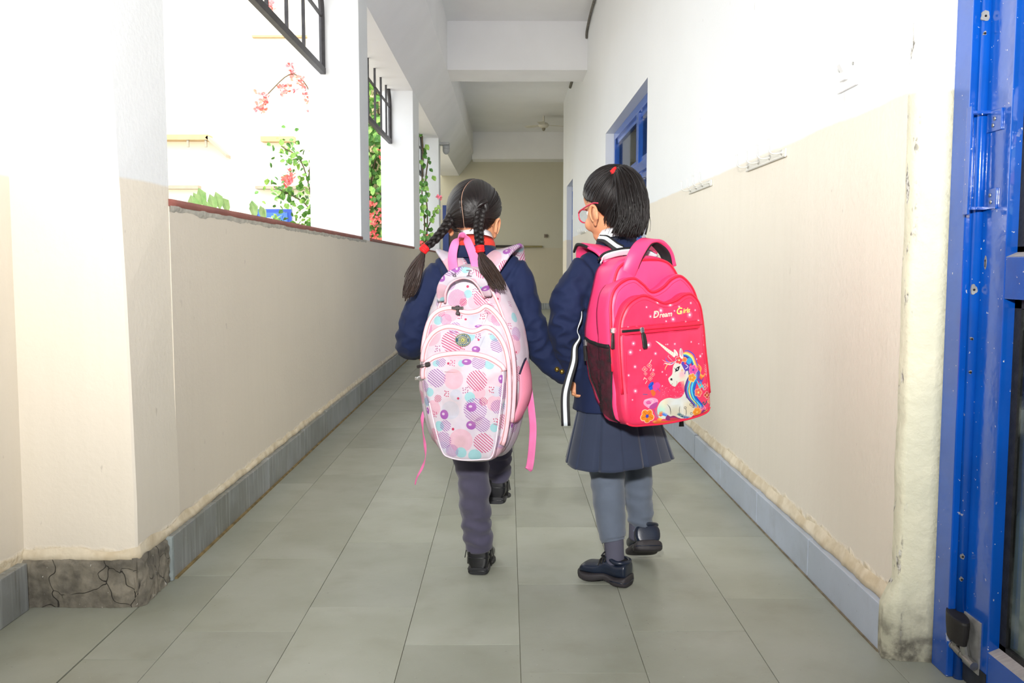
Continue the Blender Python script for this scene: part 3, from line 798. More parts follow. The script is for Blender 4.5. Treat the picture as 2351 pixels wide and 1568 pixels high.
# ------------------------------------------------------------------ iron grilles in the openings
def grille(a, b_, ys, label):
    g = empty('iron_grille', (-1.33, a, 2.37), label=label, cat='grille', group='iron grilles at the top of the openings')
    X = -1.33
    MB().box(X-.02, X+.02, a, b_, 2.35, 2.395, .004).build('bottom_bar', IRON, g)
    MB().box(X-.008, X+.008, a, b_, 2.745, 2.765).build('cross_bar', IRON, g)
    MB().tube(cr([(X, b_-.022, 2.36), (X, b_-.022, 2.6), (X, b_-.022, 2.76), (X, b_-.045, 2.86), (X, b_-.12, 2.94)], 6), .021, 8).build('end_bar', IRON, g)
    MB().box(X-.02, X+.02, a, a+.04, 2.36, 2.94).build('end_bar', IRON, g)
    for y in ys: MB().box(X-.010, X+.010, y-.010, y+.010, 2.37, 2.94).build('bar', IRON, g)
grille(2.9, 6.69, [3.3, 3.76, 4.22, 4.68, 5.15, 5.61, 6.07], 'dark iron grille in the nearest opening, by the bright building')
grille(7.1, 10.45, [7.45, 7.9, 8.36, 8.82, 9.27, 9.71, 10.12], 'dark iron grille over the green creeper, in the second opening')
grille(11.12, 14.27, [11.5, 11.95, 12.4, 12.85, 13.3, 13.75], 'dark iron grille in the narrow third opening above the vine')

# ------------------------------------------------------------------ the building across the courtyard
bw = mat('sunlit_plaster', (236, 228, 208), .8, var=.03, vs=1, world=True); bt = mat('brown_ledge', (176, 148, 110), .8); bd = mat('dark_ledge', (150, 140, 124), .8)
B = empty('school_block', (-6, 18.5, 0), label='sunlit cream school block with ledges across the courtyard', cat='building')
MB().box(-14, -2.6, 18.3, 26, -.1, 14).build('wall', bw, B)
MB().box(-14, -5.85, 18.0, 18.3, 3.42, 3.52).build('ledge', bt, B)
MB().box(-14, -6.1, 18.1, 18.3, 2.48, 2.55).build('ledge', bd, B)
MB().box(-4.98, -2.6, 18.1, 18.3, 2.48, 2.54).build('ledge', bd, B)
MB().box(-5.0, -2.6, 18.2, 18.3, 5.42, 5.46).build('ledge', bt, B)
MB().box(-4.85, -4.2, 18.1, 18.3, 3.40, 3.50).build('ledge', bt, B)
for x in (-6.7, -6.25, -5.9): MB().box(x-.02, x+.02, 18.02, 18.06, 3.28, 3.42).build('bracket', bd, B)
MB().loft([[V((-5.86, y, 3.5)), V((-5.5, y, 3.14)), V((-5.5, y, 3.08)), V((-5.9, y, 3.46))] for y in (18.0, 18.3)]).build('sloping_brace', bd, B)
MB().box(-5.02, -4.30, 18.2, 18.3, 1.3, 2.09).build('window', mat('blue_window', (34, 66, 150), .4), B)
MB().box(-4.95, -4.37, 18.17, 18.21, 1.35, 2.02).build('window_pane', mat('blue_pane', (52, 92, 178), .3), B)

# ------------------------------------------------------------------ bougainvillea and vines
LEAF1 = mat('leaf_green', (92, 142, 58), .5, col2=(52, 98, 36), vs=14); LEAF2 = mat('leaf_light', (160, 196, 96), .5, col2=(98, 150, 62), vs=14)
BR1 = mat('bract_coral', (244, 122, 98), .6, col2=(238, 104, 112), vs=10); STEM = mat('vine_stem', (92, 78, 58), .8)
def leaf_geo(mb, c, d, n, L, W):
    d = d.normalized(); s = d.cross(n).normalized(); n = s.cross(d)
    mb.add([c, c+d*L*.35+s*W*.5+n*L*.04, c+d*L*.75+s*W*.36, c+d*L-n*L*.10, c+d*L*.75-s*W*.36, c+d*L*.35-s*W*.5+n*L*.04, c+d*L*.45-n*L*.03],
           [(0, 6, 1), (1, 6, 2), (2, 6, 3), (3, 6, 4), (4, 6, 5), (5, 6, 0)])
LEAF3 = mat('leaf_painted_sun', (186, 218, 150), .5, col2=(140, 190, 110), vs=14)  # sunlight on the sill shrub put into a paler leaf colour
rng = random.Random(5)
def rv3():
    return V((rng.gauss(0, 1), rng.gauss(0, 1), rng.gauss(0, 1))).normalized()
def foliage(n, pos, L, mats, name, parent, hang=.5):
    mbs = [MB() for _ in mats]
    for i in range(n):
        p = pos(); l = L*rng.uniform(.6, 1.25); d = (rv3()+V((0, 0, -hang))).normalized()
        nn = (rv3()+V((.3, -.8, .7)))
        leaf_geo(mbs[rng.randrange(len(mats))], p, d, nn, l, l*.75)
    for mb, m in zip(mbs, mats):
        o = mb.build(name, m, parent, smooth=False); o['kind'] = 'stuff'
def bracts(centres, spread, n, name, parent, m, L=.05):
    for c in centres:
        mb = MB()
        for i in range(n):
            p = V(c)+V((rng.gauss(0, spread), rng.gauss(0, spread), rng.gauss(0, spread)))
            for k in range(3):
                a = 2*pi*k/3+rng.random(); leaf_geo(mb, p, V((math.cos(a), math.sin(a)*.5-.4, math.sin(a)+.2)), rv3()+V((0, -1, .3)), L*rng.uniform(.8, 1.2), L*.8)
        o = mb.build(name, m, parent); o['kind'] = 'stuff'
# the big creeper seen in the second opening
T1 = empty('creeper', (-2.2, 14.0, -.05), label='tall green bougainvillea creeper with coral flowers beyond the second opening', cat='plant')
MB().box(-2.9, -1.44, 14.95, 15.05, -.05, 4.6).build('daylight_screen_wall', mat('cream_wall', (226, 206, 162), .8), kind='structure')  # wall behind the creeper, added to keep daylight off the end bay
st_ = MB()
for k in range(7):
    x = -2.6+.17*k; st_.tube(cr([(x, 14.2, -.05), (x+.05, 14.3, 1), (x-.06, 14.25, 2), (x+.08, 14.4, 3), (x, 14.5, 4)], 5), .014, 6)
st_.build('stem', STEM, T1)
foliage(2600, lambda: V((rng.uniform(-2.9, -1.62), rng.uniform(13.8, 14.85), rng.uniform(.6, 4.3))), .115, [LEAF1, LEAF2, LEAF1], 'foliage', T1)
bracts([(-2.05, 13.75, 1.42), (-1.98, 13.7, 1.62), (-2.12, 13.7, 1.80), (-1.88, 13.7, 1.75), (-2.10, 13.75, 1.95), (-1.93, 13.75, 1.35), (-1.86, 13.75, 2.6), (-2.15, 13.7, 1.6)], .05, 9, 'flower_cluster', T1, BR1)
for k in range(70):
    mb = MB(); l = .12*rng.uniform(.8, 1.3); leaf_geo(mb, V((rng.uniform(-2.2, -1.8), 13.72+rng.uniform(0, .1), rng.uniform(1.25, 3.2))), V((rng.gauss(0, .5), -.2, -.8)), V((rng.gauss(0, .4), -1, .5)), l, l*.8)
    mb.build('leaf', rng.choice([LEAF1, LEAF2]), T1)
# loose sprays in the sun, seen in the first opening
T2 = empty('bougainvillea', (-2.9, 11.5, -.05), label='sunlit bougainvillea sprays with pink flowers in the nearest opening', cat='plant')
st_ = MB()
sprays = [[(-2.35, 11.6, -.05), (-2.4, 11.6, 1.2), (-2.55, 11.5, 2.2), (-2.8, 11.4, 2.45)], [(-2.4, 11.6, 1.2), (-2.5, 11.5, 1.7), (-2.9, 11.4, 1.95)], [(-2.5, 11.5, 2.0), (-2.4, 11.5, 2.9), (-2.6, 11.3, 3.3), (-2.95, 11.2, 3.0)], [(-2.4, 11.5, 2.9), (-2.42, 11.4, 3.4), (-2.36, 11.4, 3.05)], [(-2.4, 11.6, .9), (-2.6, 11.5, 1.35), (-2.9, 11.4, 1.5)]]
for s in sprays: st_.tube(cr(s, 6), .008, 5)
st_.build('stem', STEM, T2)
def near_spray():
    s = cr(rng.choice(sprays[:2]+sprays[4:]), 8); p = s[rng.randrange(len(s)//3, len(s))]
    return V(p)+V((rng.gauss(0, .10), rng.gauss(0, .12), rng.gauss(0, .10)))
foliage(420, near_spray, .085, [LEAF2, LEAF1], 'foliage', T2)
bracts([(-2.62, 11.3, 3.32), (-2.55, 11.3, 3.2), (-2.75, 11.3, 3.1), (-2.95, 11.2, 2.98), (-2.96, 11.2, 2.88), (-2.40, 11.35, 3.0), (-2.38, 11.35, 2.88), (-2.86, 11.2, 4.05), (-2.70, 11.3, 2.05), (-2.66, 11.3, 2.02)], .045, 8, 'flower_cluster', T2, BR1)
# a low sprig right at the first sill
T3 = empty('garden_shrub', (-2.0, 5.4, -.05), label='broad leaved shrub just outside the nearest sill', cat='plant')
st_ = MB(); st_.tube(cr([(-1.9, 5.2, -.05), (-1.92, 5.2, .7), (-1.9, 5.25, 1.2)], 5), .012, 6).tube(cr([(-1.92, 5.2, .7), (-1.8, 5.7, 1.1), (-1.72, 6.1, 1.25)], 5), .008, 6).build('stem', STEM, T3)
for (y, z, x) in ((5.10, 1.31, -1.86), (5.2, 1.33, -1.88), (5.3, 1.29, -1.84), (5.42, 1.34, -1.86), (5.5, 1.36, -1.85), (5.18, 1.27, -1.90), (5.6, 1.33, -1.84), (6.0, 1.33, -1.78), (6.1, 1.35, -1.8), (6.2, 1.31, -1.78), (6.3, 1.33, -1.8), (5.35, 1.37, -1.9)):
    mb = MB(); leaf_geo(mb, V((x+.1, y, z+.06)), V((.25, rng.gauss(0, .4), -.9)), V((.9, -.5, .3)), .11, .08); mb.build('leaf', LEAF3, T3)
T5 = empty('flowering_shrub', (-4.2, 17.4, -.05), label='white flowered shrub below the blue window of the school block', cat='plant')
MB().tube(cr([(-4.5, 17.3, -.05), (-4.6, 17.3, .8), (-4.55, 17.2, 1.6)], 5), .02, 6).tube(cr([(-4.5, 17.3, .6), (-4.2, 17.2, 1.2), (-4.1, 17.2, 1.6)], 5), .016, 6).build('stem', STEM, T5)
foliage(160, lambda: V((rng.uniform(-4.95, -3.7), rng.uniform(17.0, 17.5), rng.uniform(.9, 1.75))), .12, [LEAF2, LEAF1], 'foliage', T5)
bracts([(-4.75, 17.0, 1.75), (-4.65, 16.95, 1.72), (-4.5, 17.0, 1.70), (-4.35, 16.95, 1.74), (-4.2, 17.0, 1.66)], .05, 8, 'flower_cluster', T5, mat('white_petal', (244, 244, 232), .6), .07)
# the vine climbing before the last column
T4 = empty('climbing_vine', (-1.28, 13.9, 1.19), label='dark green vine climbing before the last column, with a few coral flowers', cat='plant')
st_ = MB()
vines = [[(-1.30, 13.9, 1.19), (-1.26, 13.85, 1.6), (-1.30, 13.9, 2.1), (-1.28, 13.9, 2.6), (-1.29, 13.9, 2.92)], [(-1.25, 13.9, 1.19), (-1.22, 13.9, 1.7), (-1.24, 13.85, 2.2), (-1.20, 13.9, 2.6)], [(-1.24, 13.9, 1.5), (-1.12, 13.9, 1.75), (-1.06, 13.9, 1.85)]]
for s in vines: st_.tube(cr(s, 6), .010, 6)
st_.build('stem', STEM, T4)
def on_vine():
    s = cr(rng.choice(vines[:2]), 10); p = s[rng.randrange(len(s))]
    return V(p)+V((rng.gauss(0, .035), rng.gauss(-.03, .05), rng.gauss(0, .07)))
for k in range(110):
    mb = MB(); l = rng.uniform(.06, .11)
    z = on_vine()
    if z.z > 2.2 and rng.random() < .6: continue
    leaf_geo(mb, z, V((rng.gauss(.2, .5), -.2, -.8)), V((rng.gauss(0, .4), -1, .4)), l, l*.75); mb.build('leaf', rng.choice([LEAF1, LEAF1, LEAF2]), T4)
for k in range(14):
    mb = MB(); p = V(cr(vines[2], 14)[rng.randrange(6, 28)]); leaf_geo(mb, p+V((0, 0, rng.gauss(0, .03))), V((rng.gauss(0, .6), -.2, -.5)), V((0, -1, .4)), .06, .045); mb.build('leaf', LEAF2, T4)
bracts([(-1.28, 13.8, 1.28), (-1.25, 13.8, 1.36), (-1.27, 13.8, 1.22)], .03, 7, 'flower_cluster', T4, BR1, .045)
bracts([(-1.03, 13.85, 2.0)], .015, 4, 'flower_cluster', T4, mat('pink_bract', (236, 120, 140), .6), .04)
# ------------------------------------------------------------------ outlines of the bag panels, metres (across, up)
L_MAIN = [(-0.011, 0.528), (-0.047, 0.522), (-0.079, 0.504), (-0.104, 0.465), (-0.125, 0.412), (-0.141, 0.353), (-0.153, 0.288), (-0.159, 0.222), (-0.158, 0.156), (-0.145, 0.08), (-0.119, 0.019), (-0.079, -0.014), (-0.029, -0.028), (0.031, -0.029), (0.089, -0.015), (0.122, 0.034), (0.143, 0.115), (0.153, 0.211), (0.149, 0.293), (0.132, 0.37), (0.108, 0.436), (0.079, 0.489), (0.041, 0.518)]
L_M1 = [(-0.141, 0.185), (-0.139, 0.282), (-0.129, 0.347), (-0.113, 0.386), (-0.085, 0.408), (-0.049, 0.414), (-0.01, 0.402), (0.022, 0.406), (0.047, 0.42), (0.074, 0.405), (0.103, 0.367), (0.122, 0.317), (0.132, 0.258), (0.134, 0.185), (0.127, 0.087), (0.107, 0.017), (0.065, -0.019), (-0.019, -0.025), (-0.079, -0.005), (-0.121, 0.065)]
L_M2 = [(-0.135, 0.185), (-0.135, 0.258), (-0.126, 0.305), (-0.103, 0.341), (-0.069, 0.36), (-0.034, 0.361), (0.014, 0.349), (0.05, 0.361), (0.078, 0.35), (0.102, 0.32), (0.117, 0.276), (0.123, 0.211), (0.121, 0.115), (0.104, 0.024), (0.066, -0.019), (-0.016, -0.025), (-0.073, -0.008), (-0.111, 0.065)]
L_F = [(-0.123, 0.211), (-0.121, 0.244), (-0.104, 0.265), (-0.071, 0.279), (-0.011, 0.285), (0.049, 0.278), (0.089, 0.26), (0.109, 0.237), (0.109, 0.185), (0.099, 0.101), (0.089, 0.028), (0.075, -0.011), (0.042, -0.019), (-0.011, -0.021), (-0.049, -0.014), (-0.071, 0.003), (-0.092, 0.065), (-0.11, 0.142)]
R_F = [(-0.13, 0.007), (-0.141, 0.089), (-0.145, 0.206), (-0.141, 0.27), (-0.13, 0.308), (-0.109, 0.337), (-0.079, 0.353), (-0.052, 0.356), (-0.022, 0.344), (0.008, 0.332), (0.041, 0.338), (0.068, 0.352), (0.095, 0.353), (0.118, 0.33), (0.132, 0.286), (0.137, 0.19), (0.145, 0.069), (0.145, 0.027), (0.12, 0.007), (0.041, -0.004), (-0.054, -0.006)]
R_M = [(-0.14, 0.015), (-0.151, 0.15), (-0.152, 0.277), (-0.149, 0.335), (-0.135, 0.375), (-0.102, 0.401), (-0.064, 0.408), (-0.034, 0.389), (-0.01, 0.368), (0.02, 0.378), (0.05, 0.4), (0.084, 0.409), (0.115, 0.386), (0.137, 0.347), (0.151, 0.286), (0.159, 0.19), (0.162, 0.039), (0.061, 0.003), (-0.048, -0.0)]
R_MAIN = [(-0.09, 0.013), (-0.125, 0.055), (-0.145, 0.12), (-0.151, 0.189), (-0.15, 0.247), (-0.14, 0.309), (-0.125, 0.372), (-0.108, 0.426), (-0.088, 0.451), (-0.055, 0.462), (-0.003, 0.466), (0.051, 0.462), (0.086, 0.445), (0.112, 0.408), (0.134, 0.359), (0.149, 0.287), (0.155, 0.19), (0.154, 0.046), (0.084, 0.007), (-0.003, 0.002)]

def inset_dirs(P):
    n = len(P); out = []
    A = sum(P[i][0]*P[(i+1) % n][1]-P[(i+1) % n][0]*P[i][1] for i in range(n))
    sg = 1 if A > 0 else -1
    for i in range(n):
        a, b_ = P[i-1], P[(i+1) % n]; d = np.array((b_[0]-a[0], b_[1]-a[1])); d /= (np.linalg.norm(d)+1e-9)
        out.append(np.array((-d[1], d[0]))*sg)
    return out

def pillow(name, outline, n0, n1, r, bulge, m, parent, wr=None, seg=6, nside=5, ncap=16, flare=0.0):
    """a stuffed panel: outline (u, v) closed, from depth n0 to n1 with a rounded rim; local axes x=u, y=-n, z=v"""
    P = [np.array(p) for p in cr(outline, seg, True)]; D = inset_dirs(P); L = len(P)
    c = sum(P)/L; rings = []
    def ring(ins, nn, s=1.0): return [(c+(p+d*ins-c)*s, nn, d) for p, d in zip(P, D)]
    for k in range(nside+1):
        f = k/nside; nn = n0+(n1-r-n0)*f
        rings.append((ring(-flare*math.sin(pi*f), nn), 'side'))
    for a in (18, 36, 54, 72, 90):
        a = math.radians(a); rings.append((ring(r*(1-math.cos(a)), n1-r+r*math.sin(a)), 'rim'))
    for k in range(1, ncap):
        s = 1-k/ncap; rings.append((ring(r, n1+bulge*(1-s**2), s), 'cap'))
    vs = []; uv = []
    for rg, kind in rings:
        for (q, nn, d) in rg:
            vs.append(V((q[0], -nn, q[1]))); e = max(0, n1-nn) if kind != 'cap' else 0
            uv.append((q[0]-d[0]*e, q[1]-d[1]*e))
    vs.append(V((c[0], -(n1+bulge), c[1]))); uv.append((c[0], c[1]))
    vs.append(V((c[0], -n0, c[1]))); uv.append((c[0], c[1]))
    fs = []; nr = len(rings)
    for i in range(nr-1):
        for j in range(L):
            k = (j+1) % L; fs.append((i*L+j, i*L+k, (i+1)*L+k, (i+1)*L+j))
    for j in range(L):
        k = (j+1) % L
        fs.append(((nr-1)*L+j, (nr-1)*L+k, nr*L)); fs.append((k, j, nr*L+1))
    me = new_mesh(name, vs, fs)
    bm = bmesh.new(); bm.from_mesh(me); bmesh.ops.recalc_face_normals(bm, faces=bm.faces[:]); bm.to_mesh(me); bm.free()
    if wr: disp(me, wr)
    set_uv(me, lambda co, i: uv[i])
    o = link(name, me, m); attach(o, parent, True)
    return o

def bvh_of(*objs):
    from mathutils.bvhtree import BVHTree
    vs = []; fs = []
    for o in objs:
        k = len(vs); vs += [v.co.copy() for v in o.data.vertices]; fs += [tuple(i+k for i in p.vertices) for p in o.data.polygons]
    return BVHTree.FromPolygons(vs, fs)

def on_face(bv, u, v, off=0.0, default=0.15):
    h = bv.ray_cast(V((u, -1.0, v)), V((0, 1, 0)))
    y = h[0].y if h[0] is not None else -default
    return V((u, y-off, v))

def rim_path(outline, i0, i1, ins, seg=6):
    P = [np.array(p) for p in cr(outline, seg, True)]; D = inset_dirs(P); L = len(P)
    a, b_ = i0*seg, i1*seg
    if b_ < a: b_ += L
    return [(P[k % L]+D[k % L]*ins) for k in range(a, b_+1)]

def zip_line(name, pts, bv, w, m, parent, off=0.001, up_bias=0.0, default=.1, flat=.45):
    path = [on_face(bv, p[0], p[1], off, default) for p in pts]
    ys = [p.y for p in path]
    for _ in range(3): ys = [ys[max(0, i-1)]*.25+ys[i]*.5+ys[min(len(ys)-1, i+1)]*.25 for i in range(len(ys))]
    for p, y in zip(path, ys): p.y = min(y, p.y+.004)
    mb = MB().tube(path, w/2, 8, flat=flat, up=(0, -1, 0) if False else None)
    o = mb.build(name, m, smooth=True); attach(o, parent, True); return o

def ribbon(name, path, width, thick, wdir, m, parent=None, local=True, n=6):
    """flat webbing: path of points, width direction(s); rounded edge"""
    pts = cr(path, n); L = len(pts)
    wd = [V(w_) for w_ in cr(wdir, n)] if isinstance(wdir[0], (tuple, list)) else [V(wdir)]*L
    ws = np.interp(np.linspace(0, 1, L), np.linspace(0, 1, len(width)), width) if isinstance(width, (list, tuple)) else [width]*L
    fr = frames(pts, wd); mb = MB(); rings = []; uv = []
    for i, (p, t, u, b_) in enumerate(fr):
        h = ws[i]/2; k = thick/2; e = min(h*.15, k)
        prof = [(-h, -k*.4), (-h, k*.4), (-h+e, k), (-h*.5, k*1.05), (0, k*1.1), (h*.5, k*1.05), (h-e, k), (h, k*.4), (h, -k*.4), (h-e, -k), (0, -k), (-h+e, -k)]
        rings.append([p+u*a+b_*c for a, c in prof]); uv.append([(a, i/L*.3) for a, c in prof])
    mb.loft(rings); me = new_mesh(name, mb.v, mb.f)
    fl_ = [q for r_ in uv for q in r_]
    set_uv(me, lambda co, i: fl_[i])
    o = link(name, me, m)
    if parent is not None: attach(o, parent, local)
    return o

def lettering(name, txt, size, place, m, parent, thick=.0006, shear=0.0, bold=0.0):
    """real letters laid on a cloth surface; place(x, y) -> point"""
    cu = bpy.data.curves.new('t', 'FONT'); cu.body = txt; cu.size = size; cu.shear = shear; cu.offset = bold; cu.resolution_u = 4; cu.align_x = 'CENTER'; cu.align_y = 'CENTER'
    o = bpy.data.objects.new('t', cu); COL.objects.link(o)
    dg = bpy.context.evaluated_depsgraph_get(); me = bpy.data.meshes.new_from_object(o.evaluated_get(dg))
    bpy.data.objects.remove(o); bpy.data.curves.remove(cu)
    bm = bmesh.new(); bm.from_mesh(me)
    bmesh.ops.triangulate(bm, faces=bm.faces[:]); bmesh.ops.subdivide_edges(bm, edges=[e for e in bm.edges if e.calc_length() > size*.15], cuts=2)
    for v in bm.verts: v.co = place(v.co.x, v.co.y)
    bm.to_mesh(me); bm.free(); me.name = name
    ob = link(name, me, m); attach(ob, parent, True); return ob

def world_local(root, pts):
    M = wmat(root).inverted(); return [M @ V(p) for p in pts]
NICKEL = mat('nickel', (84, 78, 78), .3, metal=.9, var=.15, vs=60)
BRIGHT = mat('bright_slider', (222, 220, 216), .2, metal=.9, var=.05)
# ------------------------------------------------------------------ pale pink printed school bag
cv = Canvas(-.30, .30, -.10, .62, 1500, (242, 230, 240))
def LU(x): return -.2263+x*.0004277
def LV(y): return .5183-y*.0004227
def LR(r_): return r_*.000425
PNK = (250, 205, 220); TEAL = (182, 228, 234); PURP = (186, 110, 196); LPUR = (178, 118, 190); ROSE = (222, 92, 142); RED = (216, 66, 110); MAG = (222, 120, 182); LILAC = (226, 206, 236)
rg = random.Random(11)
for i in range(60):
    cv.disc(rg.uniform(-.3, .3), rg.uniform(-.1, .62), rg.uniform(.02, .05), rg.choice([PNK, (247, 222, 232), (236, 224, 240), (246, 236, 244)]), alpha=.55, soft=.35)
def blob(x, y, r_, c, **k): cv.disc(LU(x), LV(y), LR(r_), c, **k)
def strp(x, y, r_, c, ang=.8, per=13, duty=.38, ry=None): cv.disc(LU(x), LV(y), LR(r_), c, ry=LR(ry) if ry else None, stripes=(ang, LR(per), duty))
def dots(x, y, c=RED, n=9, sp=13):
    for i in range(n): blob(x+(i % 3-1)*sp+rg.uniform(-4, 4), y+(i//3-1)*sp*1.2+rg.uniform(-4, 4), 3.6, c)
for x, y, r_ in ((450, 725, 66), (280, 440, 72), (690, 310, 44), (310, 920, 52), (500, 1130, 78), (620, 810, 42), (720, 880, 52), (410, 300, 48), (560, 220, 45), (90, 700, 50), (850, 500, 70), (900, 900, 60), (600, 60, 55), (700, 170, 60), (250, 1180, 60), (760, 1240, 60), (450, 30, 45)): blob(x, y, r_, PNK, alpha=.95)
for x, y, r_ in ((430, 930, 60), (470, 830, 40), (730, 800, 35), (560, 320, 50), (640, 480, 40), (380, 1180, 40)): blob(x, y, r_, (226, 226, 240), alpha=.9)
for x, y, r_ in ((560, 840, 34), (685, 625, 32), (515, 165, 28), (285, 815, 30), (350, 1040, 34), (320, 340, 32), (712, 440, 36), (720, 1040, 30), (500, 620, 22), (330, 620, 24), (540, 440, 40), (150, 300, 36), (820, 900, 28), (590, 1230, 44), (500, 1210, 36), (240, 890, 30), (880, 300, 36), (660, -10, 30), (300, 60, 30)): blob(x, y, r_, TEAL)
for x, y, r_, c, a, p in ((335, 720, 62, LPUR, .9, 14), (605, 732, 68, ROSE, .75, 15), (595, 922, 76, LPUR, .9, 13), (395, 1035, 38, LPUR, .9, 12), (640, 1018, 52, LPUR, .9, 12), (380, 1132, 56, LPUR, 1.0, 12), (740, 902, 46, LPUR, .7, 11), (800, 800, 55, LPUR, .9, 11), (780, 1150, 52, LPUR, 2.2, 9), (648, 1142, 66, ROSE, .85, 15), (790, 1010, 54, ROSE, .75, 13), (430, 482, 74, ROSE, 1.1, 16), (604, 192, 52, ROSE, .8, 14), (732, 500, 50, LPUR, 1.2, 12), (700, 112, 48, LPUR, .6, 10), (440, 200, 66, MAG, 1.15, 8), (342, 292, 26, ROSE, .7, 9), (615, 612, 46, LPUR, 1.1, 11), (440, 392, 38, LPUR, 1.0, 10), (362, 612, 34, LPUR, .8, 11), (238, 780, 42, LPUR, .8, 10), (248, 880, 34, LPUR, .8, 9), (300, 1105, 42, ROSE, .9, 11), (290, 205, 38, LPUR, .2, 11), (376, 335, 40, MAG, .3, 9), (722, 330, 44, MAG, .7, 9), (648, 868, 28, RED, .7, 9), (345, 855, 25, RED, .7, 9), (485, 220, 26, RED, .7, 9), (240, 400, 40, MAG, .2, 9), (880, 420, 50, LPUR, .9, 11), (880, 700, 55, ROSE, .9, 12), (160, 560, 50, LPUR, .8, 11), (380, 90, 48, LPUR, .3, 9), (540, -20, 50, ROSE, .8, 12), (120, 880, 50, ROSE, .8, 11), (900, 1080, 50, LPUR, .9, 11), (440, 1200, 44, LPUR, .1, 8), (660, 260, 36, ROSE, 1.2, 10)): strp(x, y, r_, c, a, p)
for x, y in ((700, 790), (405, 820), (320, 960), (620, 310), (815, 370), (322, 140), (530, 795), (600, 440), (500, 530), (330, 530), (580, 100), (470, 310), (690, 410), (850, 600), (730, 1000), (180, 450), (860, 200), (560, 150), (440, 620)): dots(x, y, rg.choice([RED, ROSE, (190, 92, 150)]))
for x, y, r_ in ((413, 622, 8), (483, 850, 8), (447, 1055, 9), (512, 115, 9), (728, 188, 8), (508, 332, 8), (605, 467, 7), (862, 550, 7)): blob(x, y, r_, RED)
for x, y, rx, ry in ((588, 530, 28, 22), (535, 610, 33, 20), (388, 960, 28, 32), (568, 1025, 32, 29), (765, 720, 22, 28), (245, 950, 18, 24), (855, 1040, 18, 28), (335, 195, 20, 22), (570, 905, 34, 30), (840, 640, 18, 26), (600, 380, 30, 10), (380, 378, 24, 12), (640, 30, 22, 24)):
    cv.disc(LU(x), LV(y), LR(rx), PURP, ry=LR(ry))
    cv.disc(LU(x-6), LV(y-4), LR(rx*.35), (240, 214, 240), ry=LR(ry*.28))
# grubby marks of use
for x, y, r_ in ((500, 1140, 40), (440, 900, 60), (600, 990, 40), (470, 660, 30)): blob(x, y, r_, (206, 176, 170), alpha=.22, soft=.8)
cv.a = np.clip(cv.a, 0, 1)**1.12*.80
BAGP = cv.material('printed_bag_cloth', .55, .0002, 700)
PINKTAPE = mat('pale_pink_tape', (236, 186, 194), .6, var=.04, vs=30, bmp=.0003, bs=500)
PINKLINE = mat('zip_teeth_pink', (190, 140, 140), .5, var=.1)
PINKWEB = mat('pink_webbing', (222, 112, 164), .6, var=.08, vs=20, bmp=.0004, bs=600)
PINKPOCKET = mat('pink_pocket_cloth', (226, 138, 160), .65, var=.06, vs=9, bmp=.0006, bs=300)
PIPING = mat('white_piping', (224, 206, 216), .5)
NAVYTRIM = mat('dark_trim', (28, 26, 52), .6)

bagL = empty('school_bag', (-.094, 2.668, .4465), (math.radians(-2), 0, math.radians(-8)), 'pale pink school bag with dots and stripes on the girl with two plaits', 'bag', 'school bags worn by the girls')
def wrL(k, a=.0025):
    def f(p):
        q = V((p.x*7, p.z*5, k)); d = a*noise.noise(q)+a*.8*noise.noise(V((p.x*16+p.z*9, p.z*12-p.x*8, k+3)))
        return d+a*.35*noise.noise(V((p.x*40, p.z*30, k+7)))
    return f
pL = [pillow('main_compartment', L_MAIN, 0, .105, .055, .012, BAGP, bagL, wrL(1, .004), nside=6, flare=.006),
      pillow('rear_pocket', L_M1, .06, .128, .030, .006, BAGP, bagL, wrL(2, .003)),
      pillow('middle_pocket', L_M2, .09, .150, .026, .006, BAGP, bagL, wrL(3, .003)),
      pillow('front_pocket', L_F, .11, .172, .018, .008, BAGP, bagL, wrL(4, .004))]
bv1 = bvh_of(*pL[:2]); bv2 = bvh_of(*pL[:3]); bvA = bvh_of(*pL); bv0 = bvh_of(pL[0])
def zipL(outl, i0, i1, ins, bv, w=.024):
    pts = rim_path(outl, i0, i1, ins)
    z_ = zip_line('zip_tape', pts, bv, w, PINKTAPE, bagL, .0006, flat=.20)
    t_ = zip_line('zip_teeth', pts, bv, .0028, PINKLINE, bagL, .0042, flat=1.0); attach(t_, z_, True)
zipL(L_M1, 1, 14, .010, bv1); zipL(L_M2, 1, 13, .010, bv2); zipL(L_F, 0, 7, .006, bvA, .024)
zipL(L_MAIN, 3, 22, .035, bv0, .014)
pts = rim_path(L_F, 7, 17, .006)
zip_line('piping', pts, bvA, .0042, PIPING, bagL, .001, flat=1.0)
zip_line('piping', rim_path(L_MAIN, 15, 20, .03), bvA, .0035, PIPING, bagL, .001, flat=1.0)
zip_line('pocket_seam', [(-.06, .232), (-.035, .231), (-.01, .232)], bvA, .0014, PINKLINE, bagL, .0003)
